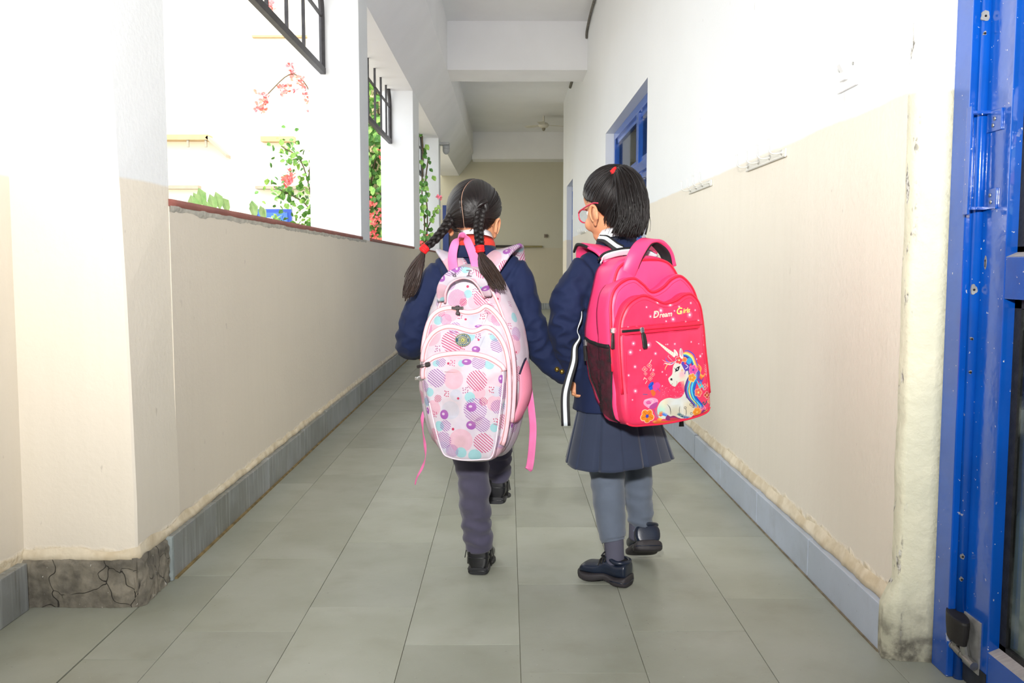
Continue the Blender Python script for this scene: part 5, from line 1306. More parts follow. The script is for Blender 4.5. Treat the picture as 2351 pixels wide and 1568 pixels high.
ribbon('shoulder_strap', [(.050, -.022, .455), (.066, -.006, .484), (.088, .022, .500), (.108, .065, .505), (.118, .11, .49), (.122, .15, .43), (.122, .165, .33)], [.055, .06, .064, .064, .06, .06, .055], .013, [(1, .2, .15)]*7, HOT, bagR)
# the loose striped webbing tail on the left and the short end below on the right
tailpts = [(.2175, 2.66, .850), (.2155, 2.65, .825), (.204, 2.645, .790), (.210, 2.645, .768), (.196, 2.64, .742), (.192, 2.63, .700), (.176, 2.625, .644), (.167, 2.62, .596), (.169, 2.612, .514)]
tw = [(.5, .9, 0), (.9, .5, 0), (.2, -1, 0), (.8, -.6, 0), (1, -.3, 0), (1, -.2, 0), (1, -.15, 0), (1, -.15, 0), (1, -.2, 0)]
W_ = [.005, .008, .006, .010, .018, .022, .024, .026, .027]
tl = ribbon('strap_tail', world_local(bagR, tailpts), W_, .002, [tuple(wmat(bagR).inverted().to_3x3() @ V(x)) for x in tw], BLK, bagR)
s2 = ribbon('white_stripe', world_local(bagR, [(x-.001, y-.0018, z) for x, y, z in tailpts]), [x*.42 for x in W_], .0016, [tuple(wmat(bagR).inverted().to_3x3() @ V(x)) for x in tw], WHT, tl)
ribbon('strap_end', world_local(bagR, [(.500, 2.60, .565), (.501, 2.598, .545), (.502, 2.596, .528), (.502, 2.594, .515)]), [.012, .012, .016, .019], .004, [(1, .2, 0)]*4, BLK, bagR)
# ------------------------------------------------------------------ people
SKIN = mat('skin', (206, 146, 108), .5, var=.06, vs=30, bmp=.0003, bs=200, spec=.35)
SKIN.node_tree.nodes['Principled BSDF'].inputs['Subsurface Weight'].default_value = .12
SKIN.node_tree.nodes['Principled BSDF'].inputs['Subsurface Radius'].default_value = (.01, .004, .002)
NAVY = mat('navy_blazer_cloth', (25, 35, 66), .8, var=.10, vs=7, bmp=.0003, bs=900, spec=.2, sheen=.03)
EYEW = mat('eye_white', (236, 232, 228), .2); IRIS = mat('dark_iris', (40, 26, 20), .2); LIPS = mat('lips', (186, 100, 92), .45)
WCOT = mat('white_cotton', (240, 240, 244), .7, bmp=.0003, bs=500); REDB = mat('red_elastic', (232, 26, 30), .7, bmp=.001, bs=260); GOLD = mat('gold_button', (196, 164, 84), .3, metal=.9)

def hair_mat(name, a, b_, rough=.42):
    m = bpy.data.materials.new(name); t, b, o = nodes(m)
    uv = t.nodes.new('ShaderNodeUVMap'); mp = t.nodes.new('ShaderNodeMapping'); mp.inputs['Scale'].default_value = (1, .06, 1); t.links.new(uv.outputs[0], mp.inputs[0])
    n1 = nz(t, mp.outputs[0], 60, 4, .7)
    t.links.new(mix(t, step(t, n1, .3, .75), lin(a), lin(b_)), b.inputs['Base Color'])
    b.inputs['Roughness'].default_value = rough; b.inputs['Specular IOR Level'].default_value = .32
    b.inputs['Anisotropic'].default_value = .6
    bump(t, b, n1, .0010); return m
HAIR = hair_mat('black_brown_hair', (10, 8, 8), (34, 26, 24)); HAIRT = hair_mat('hair_ends', (24, 17, 15), (66, 48, 40))

def head_solids(mb, M, s=1.0):
    R3 = M.to_3x3()
    def B(c, r, rot=None):
        rr = R3 @ rot if rot is not None else R3
        mb.ball(M @ (V(c)*s), tuple(x*s for x in r), 28, 18, rr)
    B((0, -.008, .018), (.070, .084, .078)); B((0, .022, -.030), (.058, .060, .070)); B((0, .036, -.076), (.038, .040, .030)); B((0, .060, .030), (.050, .022, .040))
    B((0, .080, -.030), (.0095, .014, .018)); B((0, .087, -.040), (.0115, .009, .008))
    for k in (-1, 1):
        B((.031*k, .058, -.045), (.022, .022, .022)); B((.028*k, .068, .004), (.018, .012, .006))
        rot = Matrix.Rotation(.35*k, 3, 'Z') @ Matrix.Rotation(-.2, 3, 'X')
        B((.072*k, -.006, -.033), (.0075, .0155, .0245), rot); B((.078*k, -.013, -.029), (.0060, .017, .0245), rot); B((.071*k, -.002, -.054), (.006, .009, .011), rot)
    for z, r in ((-.060, (.018, .010, .005)), (-.067, (.015, .010, .006))): B((0, .071, z), r)

def face_bits(M, person, s=1.0):
    for k in (-1, 1):
        pts = [M @ (V(((.0805+.0035*math.cos(a-1.9))*k, -.011+.0165*math.cos(a), -.031+.0235*math.sin(a)))*s) for a in np.linspace(-1.0, 4.0, 26)]
        MB().tube(pts, [.0042*s*(.5+.5*math.sin(pi*min(1, i/22))) for i in range(26)], 8).build('ear_rim', SKIN, person, True)
        e = MB().ball(M @ (V((.028*k, .066, -.012))*s), .0105*s, 16, 10).build('eye', EYEW, person, True)
        MB().ball(M @ (V((.0275*k, .0738, -.012))*s), .0048*s, 12, 8).build('iris', IRIS, e, True)
    MB().ball(M @ (V((0, .0785, -.0635))*s), (.014*s, .0045*s, .006*s), 14, 8, M.to_3x3()).build('lips', LIPS, person, True)

def hair_cap(name, M, s, roots, part, person, thick=.011, lowback=-.80, extra=None, fringe=.35):
    nu, nv = 180, 120; vs = []; uv = []; fs = []
    rr = (.070, .084, .078); c0 = V((0, -.008, .018))
    rts = [V(r).normalized() for r in roots]
    for i in range(nv+1):
        th = pi*i/nv
        for j in range(nu):
            ph = 2*pi*j/nu; d = V((math.sin(th)*math.cos(ph), math.sin(th)*math.sin(ph), math.cos(th)))
            h = np.interp(d.y, [-1, -.55, -.25, .05, .3, .8, 1], [lowback, lowback+.03, -.78, -.24, -.12, fringe, fringe+.15])
            h += .05*noise.noise(V((d.x*14, d.y*14, 0)))
            mk = min(1, max(0, (d.z-h)/.10)); mk = mk*mk*(3-2*mk)
            rt = rts[0] if (len(rts) == 1 or d.x > 0) else rts[1]
            e1 = rt.orthogonal().normalized(); e2 = rt.cross(e1)
            th2 = math.atan2(d.dot(e2), d.dot(e1)); ds = math.acos(max(-1, min(1, d.dot(rt))))
            g = .0009*noise.noise(V((math.cos(th2)*11, math.sin(th2)*11, ds*.6)))+.0006*noise.noise(V((math.cos(th2)*30, math.sin(th2)*30, ds)))
            t_ = thick*(1+.35*max(0, d.z))+g
            if ds < .3: t_ += .004*math.cos(ds/.3*pi/2)
            if part:
                pd = abs(d.x+.05*math.sin(d.z*4)-.02)
                if pd < .06 and (d.y < .2 or d.z > .5): t_ -= (thick+.0012)*(1-min(1, pd/.024)**1.5 if pd < .024 else 0)+.002*(1-pd/.06)
            k = 1+(t_*mk-.008*(1-mk))/.076
            vs.append(M @ ((c0+V((d.x*rr[0], d.y*rr[1], d.z*rr[2]))*k)*s)); uv.append((th2*.25, ds*.3))
    for i in range(nv):
        for j in range(nu):
            k = (j+1) % nu; fs.append((i*nu+j, (i+1)*nu+j, (i+1)*nu+k, i*nu+k))
    me = new_mesh(name, vs, fs); set_uv(me, lambda co, i: uv[i])
    return link(name, me, HAIR, person)

def swept(name, M, s, roots, n, person, thick=.011, seed=3, lowback=-.8, fringe=.35):
    """single hairs lying on the scalp, from the hairline up to where the hair is tied"""
    rn = random.Random(seed); mb = MB(); uv = []; rr = (.070, .084, .078); c0 = V((0, -.008, .018)); rts = [V(r).normalized() for r in roots]
    for k in range(n):
        y = rn.uniform(-1, .8); h = np.interp(y, [-1, -.55, -.25, .05, .3, .8, 1], [lowback, lowback+.03, -.78, -.24, -.12, fringe, fringe+.15])+rn.uniform(-.06, .5)**1
        h = max(-.95, min(.9, h)); xx = math.sqrt(max(0.0, 1-h*h)); yy = y*xx; sx = 1 if rn.random() < .5 else -1
        d = V((sx*math.sqrt(max(0, xx*xx-yy*yy)), yy, h)).normalized(); rt_ = rts[0] if (len(rts) == 1 or d.x > .02) else rts[1]
        ang = d.angle(rt_)
        if ang < .35: continue
        pts = []; L = 16; am = rn.gauss(0, .03); rad = []
        for i in range(L):
            f = i/(L-1)*.94; q = (d*math.sin((1-f)*ang)+rt_*math.sin(f*ang))/math.sin(ang); q = (q+q.cross(rt_)*am*math.sin(f*3)).normalized()
            t_ = thick*(1+.35*max(0, q.z))+.0004+.0012*math.sin(pi*f)-.004*max(0, 1-f*6)+rn.gauss(0, .0002)
            if ang*(1-f) < .3: t_ += .004*math.cos(min(1, ang*(1-f)/.3)*pi/2)
            kk = 1+t_/.076; pts.append(M @ ((c0+V((q.x*rr[0], q.y*rr[1], q.z*rr[2]))*kk)*s)); rad.append(.0011*(.35+.65*min(1, f*5))*rn.uniform(.7, 1.3))
        mb.tube(pts, rad, 4); uv += [(k*.137, i*.02) for i in range(L) for j in range(4)]
    me = new_mesh(name, mb.v, mb.f); set_uv(me, lambda co, i: uv[i]); return link(name, me, HAIR, person)

def strands(name, guides, n, r0, m, person, seed=1, seg=22, core=True, jitter=.004, splay=1.0, lenv=.12):
    """locks of hair between guide curves (each a list of points of equal count)"""
    rn = random.Random(seed); mb = MB(); uv = []
    G = [np.array([list(p) for p in cr(g, 6)]) for g in guides]
    for k in range(n):
        w_ = np.array([rn.random()**1.2 for _ in G]); w_ /= w_.sum()
        if rn.random() < .6:
            a = rn.randrange(len(G)); w_ = w_*.35; w_[a] += .65; w_ /= w_.sum()
        P = sum(g*x for g, x in zip(G, w_))
        L = len(P); cut = int(L*(1-lenv*rn.random()**2)); P = P[:max(6, cut)]; L = len(P)
        ph = rn.uniform(0, 6.28); am = rn.uniform(0, jitter)
        off = np.array([rn.gauss(0, 1), rn.gauss(0, 1), rn.gauss(0, .4)])*jitter*.7
        P = np.array([p+(off*min(1, i/L*2.2)*splay)+am*(i/L)*np.array([math.sin(ph+i*.25), math.cos(ph+i*.21), 0]) for i, p in enumerate(P)])
        rr = [(r0*rn.uniform(.7, 1.2))*(1-.75*(i/(L-1))**1.6)+.0003 for i in range(L)]
        mb.tube([V(p) for p in P], rr, 5); uv += [(rn.random()*0+k*.137+j*.02, i*.02) for i in range(L) for j in range(5)]
    me = new_mesh(name, mb.v, mb.f); set_uv(me, lambda co, i: uv[i]); return link(name, me, m, person)

def braid(name, path, r0, r1, turns, m, person):
    P = [V(p) for p in cr(path, 14)]; fr = frames(P, (0, -1, 0)); mb = MB(); uv = []
    L = len(P)
    for k in range(3):
        pts = []; rad = []
        for i, (p, t, u, b_) in enumerate(fr):
            f = i/(L-1); a = 2*pi*(turns*f+k/3); R_b = r0+(r1-r0)*f
            pts.append(p+b_*(R_b*.78*math.sin(a))+u*(R_b*.42*math.sin(2*a))); rad.append(R_b*.60)
        mb.tube(pts, rad, 10); uv += [(j*.06+k, i*.015) for i in range(L) for j in range(10)]
    me = new_mesh(name, mb.v, mb.f); set_uv(me, lambda co, i: uv[i]); return link(name, me, m, person)

def hand(mb, wrist, d, pn, side, curl=.5, s=1.0, spread=.06):
    """palm, four fingers of unequal length, thumb from the side; d = direction, pn = palm normal, side = +1/-1 thumb side"""
    d = V(d).normalized(); pn = V(pn); pn = (pn-d*pn.dot(d)).normalized(); x = d.cross(pn)*side; W = V(wrist)
    path = [W-d*.012*s, W+d*.010*s, W+d*.030*s, W+d*.050*s, W+d*.057*s]
    mb.loft(tube_rings(path, [(.0165*s, .013*s), (.019*s, .0125*s), (.025*s, .0115*s), (.026*s, .010*s), (.023*s, .008*s)], 16, up=x, power=.8))
    for i, (o, ln, r) in enumerate(((.0185, .046, .0062), (.0065, .052, .0065), (-.0060, .048, .0062), (-.0175, .037, .0055))):
        p = W+(d*.050+x*o)*s; dd = (d+x*(o*4*spread*4)).normalized(); pts = [p-dd*.012*s, p]; a = 0
        for seg, q in enumerate((.45, .32, .23)):
            a += curl*(.75, 1.0, .7)[seg]; v = dd*math.cos(a)+pn*math.sin(a); p = p+v*ln*q*s; pts.append(p)
        pp = cr(pts, 3); mb.tube(pp, [r*s*(1-.25*i_/(len(pp)-1)) for i_ in range(len(pp))], 10); mb.ball(p, r*.74*s, 10, 8)
    t0 = W+(d*.012+x*.018+pn*.004)*s; t1 = t0+(d*.022+x*.014+pn*.006)*s; t2 = t1+(d*.020+x*.002+pn*.012*(.5+curl))*s; t3 = t2+(d*.014-x*.004+pn*.008)*s
    pp = cr([t0, t1, t2, t3], 4); mb.tube(pp, [s*x_ for x_ in np.linspace(.0090, .0062, len(pp))], 10); mb.ball(t3, .0062*s, 10, 8)

def limb(mb, pts, rads, n=18, sub=8, flat=None):
    pp = cr(pts, sub); ts = np.linspace(0, 1, len(pp)); rr = [float(x) for x in np.interp(ts, np.linspace(0, 1, len(rads)), rads)]
    mb.tube([V(p) for p in pp], rr, n, flat=flat); mb.ball(pp[0], rr[0]*.98, 16, 10); mb.ball(pp[-1], rr[-1]*.98, 16, 10)

def torso(mb, c, right, fwd, rows, n=40, power=.85):
    rings = []
    for (z, rx, ry, ox, oy) in rows:
        ring = []
        for j in range(n):
            a = 2*pi*j/n; ca, sa = math.cos(a), math.sin(a)
            ca = math.copysign(abs(ca)**power, ca); sa = math.copysign(abs(sa)**power, sa)
            ring.append(V((c[0], c[1], z))+right*(ox+rx*ca)+fwd*(oy+ry*sa))
        rings.append(ring)
    mb.loft(rings)

def ring_band(name, c, right, fwd, rows, m, person, n=40, gap=0.0):
    """rows: (z, rx, ry, ox, oy, tilt)"""
    vs = []; fs = []
    for (z, rx, ry, ox, oy, ti) in rows:
        for j in range(n):
            a = 2*pi*j/n
            vs.append(V((c[0], c[1], z+ti*math.sin(a)))+right*(ox+rx*math.cos(a))+fwd*(oy+ry*math.sin(a)))
    for i in range(len(rows)-1):
        for j in range(n):
            k = (j+1) % n; fs.append((i*n+j, i*n+k, (i+1)*n+k, (i+1)*n+j))
    o = link(name, new_mesh(name, vs, fs), m, person); md = o.modifiers.new('s', 'SOLIDIFY'); md.thickness = .003; md.offset = 1
    return o

def shoe(name, heel, toe, width, col_up, col_sole, person, label=None, kind='boot', tall=1.0):
    """heel, toe: points at sole level; upper, sole and details as children of one shoe part"""
    H, T = V(heel), V(toe); d = (T-H); L = d.length; d.normalize(); up = V((0, 0, 1)); up = (up-d*up.dot(d)).normalized(); x = d.cross(up)
    def rings(prof, base, n=30, pw=.74):
        out = []
        for (f, w_, z0, z1, off) in prof:
            ring = []
            for j in range(n):
                a = 2*pi*j/n; ca, sa = math.cos(a), math.sin(a); ca = math.copysign(abs(ca)**pw, ca); sa = math.copysign(abs(sa)**pw, sa)
                ring.append(H+d*(L*f)+x*(off*width+width*.5*w_*ca)+up*(z0+(z1-z0)*(.5+.5*sa)))
            out.append(ring)
        return out
    sh = .021 if kind == 'boot' else .028
    if kind == 'lace':
        sole = [(-.03, .50, .004, sh+.006, 0), (.0, .84, .001, sh+.008, 0), (.08, .96, 0, sh+.004, 0), (.22, .95, 0, sh-.002, 0), (.32, .88, .005, sh+.002, .02), (.44, .86, .011, sh+.007, .03), (.56, .98, .006, sh+.006, .03), (.72, 1.08, 0, sh+.001, .02), (.86, 1.04, .001, sh, 0), (.95, .86, .005, sh+.001, -.02), (1.01, .52, .010, sh+.002, -.03)]
    else: sole = [(-.008, .50, .002, sh, 0), (.0, .74, 0, sh+.002, 0), (.08, .86, 0, sh+.001, 0), (.25, .86, 0, sh, 0), (.34, .82, .004, sh-.002, .02), (.45, .84, .007, sh-.003, .03), (.56, .96, .003, sh-.003, .03), (.72, 1.06, 0, sh-.004, .02), (.86, 1.0, .001, sh-.005, 0), (.95, .80, .004, sh-.006, -.02), (1.0, .5, .007, sh-.007, -.03)]
    uphi = (.088 if kind == 'boot' else .076)*tall
    upp = [(.001, .22, uphi*.40, uphi*.64, 0), (.005, .55, sh-.004, uphi*.82, 0), (.02, .76, sh-.004, uphi*.98, 0), (.07, .86, sh-.004, uphi, 0), (.22, .84, sh-.004, uphi*.93, 0), (.36, .80, sh-.004, uphi*1.02, .02), (.46, .82, sh-.004, uphi*1.03, .03), (.58, .92, sh-.004, uphi*.82, .03), (.72, 1.0, sh-.004, uphi*.66, .02), (.86, .94, sh-.004, uphi*.58, 0), (.94, .76, sh-.004, uphi*.48, -.02), (.985, .48, sh-.004, uphi*.36, -.03)]
    if kind == 'lace':
        upp = [(f_, w_, z0, (z1 if f_ < .7 else uphi*{.72: .76, .86: .72, .94: .62, .985: .46}[f_]), o_) for f_, w_, z0, z1, o_ in upp]
    def dense(pr): return [tuple(p) for p in cr(pr, 4)]
    u_ = MB().loft(rings(dense(upp), H)).build(name, col_up, person, True)
    if label: u_['label'] = label
    MB().loft(rings(dense(sole), H, pw=.55)).build('sole', col_sole, u_, True)
    # grooves round the sole edge, padded collar, tongue and straps
    MB().tube([H+d*(L*f)+x*(k*width*.5*w_*1.005)+up*(sh*.62) for f, w_, k in ([(.3, .92, 1), (.1, .96, 1), (.0, .84, 1), (-.032, .5, 1), (-.034, 0, 1), (-.032, .5, -1), (.0, .84, -1), (.1, .96, -1), (.3, .92, -1)] if kind == 'lace' else [(.3, .86, 1), (.1, .87, 1), (.0, .74, 1), (-.009, .5, 1), (-.011, 0, 1), (-.009, .5, -1), (.0, .74, -1), (.1, .87, -1), (.3, .86, -1)])], .0016, 6).build('sole_groove', col_up, u_, True)
    col = [H+d*(L*(.20+.185*math.cos(a)))+x*(width*.37*math.sin(a))+up*(uphi*(.985+.05*math.cos(a)*-1*0+.08*max(0, math.cos(a)))) for a in np.linspace(0, 2*pi, 33)]
    MB().tube(col, .0068, 10, cap=False).build('collar', col_up, u_, True)
    MB().ball(H+d*(L*.20)+up*(uphi*.965), (L*.17, width*.34, .006), 20, 8, Matrix((d, x, up)).transposed()).build('opening', HOLE, u_, True)
    MB().loft(tube_rings([H+d*L*.50+up*uphi*.90, H+d*L*.42+up*uphi*1.10, H+d*L*.37+up*uphi*1.34], [(width*.26, .005), (width*.28, .006), (width*.24, .003)], 12, up=x, power=.6)).build('tongue', col_up, u_, True)
    if kind == 'lace':
        for f, h_ in ((.44, 1.10), (.50, 1.0), (.56, .90)):
            MB().tube(cr([H+d*L*f+x*width*.40+up*uphi*(h_-.17), H+d*L*f+x*width*.15+up*uphi*(h_+.03), H+d*L*f-x*width*.15+up*uphi*(h_+.03), H+d*L*f-x*width*.36+up*uphi*(h_-.17)], 5), .0030, 6).build('lace', LACE, u_, True)
        for k in (-1, 1):
            MB().tube(cr([H+d*L*.47+up*uphi*1.14, H+d*L*.46+x*k*width*.22+up*uphi*1.30, H+d*L*.50+x*k*width*.34+up*uphi*1.16, H+d*L*.48+x*k*width*.1+up*uphi*1.12], 6), .0028, 6).build('lace_bow', LACE, u_, True)
    else:
        for k in (-1, 1):
            p = H+d*L*.24+x*(k*width*.47)
            MB().tube([p+up*.022, p+up*.052, p+up*.072], .0026, 6).build('zip_seam', LACE, u_, True)
            MB().loft([[p+x*k*(.003+.006*f)+d*a+up*(.076-.034*f) for a in (-.0035, .0035)]+[p+x*k*(.0055+.006*f)+d*a+up*(.076-.034*f) for a in (.0035, -.0035)] for f in (0, .5, 1)]).build('zip_puller', LACE, u_)
        MB().tube([H+d*(L*f)+x*(k*width*.5*w_)+up*(uphi*.62) for f, w_, k in [(.3, .84, 1), (.1, .87, 1), (.02, .77, 1), (0, .5, 1), (-.003, 0, 1), (0, .5, -1), (.02, .77, -1), (.1, .87, -1), (.3, .84, -1)]], .0018, 6).build('heel_seam', col_up, u_, True)
    return u_
BLACKL = mat('black_leather', (20, 20, 24), .28, var=.2, vs=20, bmp=.00012, bs=180, spec=.55); BSOLE = mat('black_sole', (34, 35, 38), .55, bmp=.0004, bs=120)
NAVYL = mat('dark_navy_leather', (20, 30, 48), .34, var=.2, vs=20, bmp=.00012, bs=200, spec=.5); GSOLE = mat('dark_grey_sole', (48, 45, 48), .6, var=.15, vs=20, bmp=.0006, bs=120)
LACE = mat('black_lace', (24, 24, 24), .6, bmp=.0005, bs=400)

def cloth_folds(me, dirs, amp, seams=()):
    """soft creases; dirs: (point, radius, strength, direction scale)"""
    def f(p):
        a = .0016*noise.noise(p*18)+.001*noise.noise(p*40)
        for (c, r, s, sc) in dirs:
            w_ = max(0, 1-(p-c).length/r)
            if w_ > 0:
                q = V((p.x*sc[0], p.y*sc[1], p.z*sc[2])); nn = noise.noise(q)
                a += s*w_**.7*(1-2*abs(nn))*.6-s*w_*.2
        for (c, d, rad) in seams:
            if (p-c).length < rad: a -= .0045*math.exp(-((p-c).dot(d)/.0055)**2)-.0012*math.exp(-(((p-c).dot(d)-.014)/.007)**2)
        return a*amp
    disp(me, f)
# ------------------------------------------------------------------ girl with two plaits
yw = math.radians(-8); fw = V((math.sin(math.radians(8)), math.cos(math.radians(8)), 0)); rt = V((fw.y, -fw.x, 0)); cL = V((-.092, 2.75, 0))
def at(c, r_, f_, z): return V((c.x, c.y, z))+rt*r_+fw*f_
HL = Matrix.Translation(V((-.100, 2.752, 1.127))) @ Matrix.Rotation(math.radians(-21), 4, 'Z') @ Matrix.Rotation(math.radians(-4), 4, 'X') @ Matrix.Rotation(math.radians(3), 4, 'Y')
mb = MB(); head_solids(mb, HL, 1.0)
limb(mb, [(-.100, 2.742, 1.10), (-.098, 2.742, 1.05), (-.094, 2.745, 1.00)], [.042, .039, .046])
torso(mb, cL, rt, fw, [(.56, .10, .075, 0, 0), (.66, .10, .07, 0, 0), (.80, .105, .075, 0, 0), (.93, .105, .07, 0, 0), (.985, .07, .055, 0, 0), (1.01, .04, .04, 0, 0)])
# arms under the sleeves, hands
wL = V((-.290, 2.930, .715)); wR = V((.172, 2.762, .648))
limb(mb, [at(cL, -.10, 0, .95), (-.288, 2.752, .775), tuple(wL)], [.036, .030, .019]); limb(mb, [at(cL, .10, 0, .96), (.082, 2.745, .755), tuple(wR)], [.036, .030, .019])
hand(mb, wL+V((-.003, .012, -.006)), (-.02, .9, -.35), (.9, 0, .1), 1, .35, .95); hand(mb, wR+V((.008, .002, -.006)), (.72, .10, -.42), (0, .9, .35), 1, .75, .95)
# legs
hipL = at(cL, -.055, 0, .585); hipR = at(cL, .055, 0, .585)
kneeL = V((-.108, 2.785, .335)); ankL = V((-.094, 2.860, .062)); kneeR = V((-.036, 2.985, .455)); ankR = V((-.036, 3.015, .235))
limb(mb, [hipL, kneeL, ankL], [.052, .036, .026]); limb(mb, [hipR, kneeR, ankR], [.052, .036, .026])
me = fuse(mb, .0042, 3, 'person')
girlL = link('person', me, SKIN); tag(girlL, 'girl with two braided plaits, navy blazer and dark trousers, walking away on the left', 'person')
face_bits(HL, girlL)
# blazer
mb = MB()
torso(mb, cL, rt, fw, [(.525, .135, .098, 0, .0), (.60, .130, .094, 0, 0), (.70, .124, .088, 0, 0), (.80, .124, .088, 0, 0), (.90, .126, .086, 0, 0), (.960, .128, .076, 0, -.002), (.990, .106, .066, 0, -.004), (1.015, .066, .055, 0, -.006), (1.03, .056, .050, 0, -.008)])
limb(mb, [at(cL, -.095, -.004, .968), at(cL, -.130, -.004, .935), (-.268, 2.742, .850), (-.292, 2.750, .770), (-.302, 2.80, .730), tuple(wL)], [.042, .044, .041, .042, .041, .038])
limb(mb, [at(cL, .085, -.004, .975), at(cL, .122, -.004, .945), (.058, 2.738, .850), (.086, 2.742, .755), (.120, 2.752, .700), tuple(wR)], [.042, .046, .043, .042, .039, .034])
me = fuse(mb, .0055, 4, 'blazer')
cloth_folds(me, [(V((.085, 2.72, .76)), .15, .013, (22, 10, 34)), (V((-.295, 2.73, .78)), .15, .013, (26, 10, 30)), (V((.05, 2.70, .95)), .10, .004, (40, 10, 8)), (V((-.24, 2.70, .93)), .10, .004, (40, 10, 8)), (V((.15, 2.74, .67)), .09, .006, (30, 10, 30))], 1.5, [(at(cL, -.112, 0, .955), V((-.85, 0, -.5)).normalized(), .085), (at(cL, .108, 0, .962), V((.85, 0, -.5)).normalized(), .085)])
blz = link('blazer', me, NAVY, girlL, label='navy blue blazer')
def cuff_button(p, d, parent, r=.0075):
    d = V(d).normalized(); p = V(p); MB().tube([p, p+d*.004], r, 14).ball(p+d*.004, (r*.9, r*.9, r*.9) if 0 else r*.8, 12, 8).build('button', GOLD, parent, True)
cuff_button((.148, 2.717, .668), (-.1, -1, .1), blz); cuff_button((.163, 2.719, .661), (-.05, -1, .1), blz); cuff_button((-.341, 2.80, .728), (-1, -.5, 0), blz, .006)
# collars
nk = V((-.097, 2.742, 0))
ring_band('shirt_collar', nk, rt, fw, [(1.026, .050, .050, 0, 0, -.010), (1.056, .048, .047, 0, 0, -.012), (1.074, .046, .045, 0, 0, -.014), (1.076, .049, .048, 0, 0, -.014), (1.056, .054, .052, 0, -.002, -.012), (1.050, .056, .054, 0, -.002, -.012)], WCOT, girlL)
ring_band('red_band', nk, rt, fw, [(1.020, .058, .056, 0, -.002, -.010), (1.047, .056, .053, 0, -.002, -.012), (1.060, .054, .051, 0, -.002, -.012), (1.044, .059, .057, 0, -.003, -.012), (1.028, .063, .060, 0, -.003, -.011)], mat('red_knit', (214, 58, 44), .7, bmp=.0006, bs=300), girlL)
ring_band('blazer_collar', nk, rt, fw, [(1.000, .066, .060, 0, -.003, -.008), (1.026, .061, .057, 0, -.003, -.010), (1.040, .059, .056, 0, -.003, -.010), (1.020, .068, .062, 0, -.004, -.010), (.996, .078, .068, 0, -.004, -.008)], NAVY, blz)
# trousers
def wrinkled(pts, rads, folds, seed, n=28, rows=90, squash=1.0):
    pp = [V(p) for p in cr(pts, max(4, rows//(len(pts)-1)))]; ts = np.linspace(0, 1, len(pp)); rr = np.interp(ts, np.linspace(0, 1, len(rads)), rads); fr = frames(pp, (0, -1, 0)); rings = []
    for i, (p, t, u, b_) in enumerate(fr):
        f = ts[i]; am = np.interp(f, [k[0] for k in folds], [k[1] for k in folds]); ring = []
        for j in range(n):
            a = 2*pi*j/n; q = V((math.cos(a)*.9+seed, math.sin(a)*.9, f*len(pp)*.125+.6*math.sin(a+seed)))
            w_ = 1-2.2*abs(noise.noise(q)); w2 = noise.noise(V((math.cos(a)*1.6, math.sin(a)*1.6+seed, f*len(pp)*.26)))
            r = rr[i]+am*(w_*.6+.4*w2+.42*math.sin(f*len(pp)*.62+3.2*noise.noise(V((f*7, seed, math.sin(a)*.6)))+1.6*math.sin(a+seed)+.8*math.sin(2*a)))
            ring.append(p+u*(r*math.cos(a))+b_*(r*math.sin(a)*squash))
        rings.append(ring)
    return rings
TROU = mat('charcoal_violet_trousers', (76, 73, 92), .8, var=.07, vs=12, bmp=.0003, bs=800, spec=.2, sheen=.2)
tr = MB(); torso(tr, cL, rt, fw, [(.54, .125, .092, 0, 0), (.58, .125, .09, 0, 0), (.63, .118, .085, 0, 0)])
tr.loft(wrinkled([hipL, hipL.lerp(kneeL, .5)+V((-.004, 0, 0)), kneeL, kneeL.lerp(ankL, .5)+V((-.002, 0, 0)), V((-.092, 2.850, .078))], [.072, .060, .0495, .045, .0435], [(0, .001), (.35, .003), (.5, .005), (.62, .006), (.8, .0072), (.95, .007), (1, .002)], 1.3))
tr.loft(wrinkled([hipR, hipR.lerp(kneeR, .6), kneeR+V((0, 0, -.015)), kneeR.lerp(ankR, .5), V((-.036, 3.012, .262))], [.072, .060, .052, .043, .040], [(0, .001), (.5, .004), (.75, .009), (1, .005)], 4.1))
tr.build('trousers', TROU, girlL, True)
shoe('shoe', (-.096, 2.812, .0), (-.078, 2.99, .0), .078, BLACKL, BSOLE, girlL, 'black leather shoe planted on the floor')
shoe('shoe', (-.042, 2.972, .186), (-.028, 3.145, .172), .078, BLACKL, BSOLE, girlL, 'black leather shoe lifted in mid-stride')
# hair: parted in the middle, drawn to two plaits
hair_cap('hair', HL, 1.0, [(.62, -.70, -.28), (-.80, -.42, -.42)], True, girlL, .010)
# the pale line of the parting
mb = MB(); L_ = []; ln_ = []
for i in range(60):
    an = math.radians(-20+152*i/59); z = math.cos(an); y = -math.sin(an)
    x = .02-.05*math.sin(z*4); d = V((x, y, z)).normalized()
    k = 1+(.010*(1+.35*max(0, d.z))-.0013)/.076
    q = V((.070, .084, .078)); c_ = V((0, -.008, .018))
    for sx in (-.0011, .0011): L_.append(HL @ (c_+V((d.x*q.x*k+sx, d.y*q.y*k, d.z*q.z*k))))
for i in range(59): ln_.append((2*i, 2*i+1, 2*i+3, 2*i+2))
PARTING = mat('scalp', (142, 112, 96), .6)
link('parting', new_mesh('parting', L_, ln_), PARTING, girlL)
hs = swept('loose_hair', HL, 1.0, [(.62, -.70, -.28), (-.80, -.42, -.42)], 420, girlL, .010)
bl = [(-.158, 2.708, 1.135), (-.172, 2.694, 1.112), (-.188, 2.684, 1.085), (-.212, 2.672, 1.056), (-.240, 2.662, 1.030)]
b1 = braid('plait', bl, .0132, .0090, 2.8, HAIR, girlL)
br = [(-.076, 2.672, 1.148), (-.082, 2.655, 1.118), (-.085, 2.642, 1.09), (-.083, 2.632, 1.06), (-.080, 2.628, 1.030)]
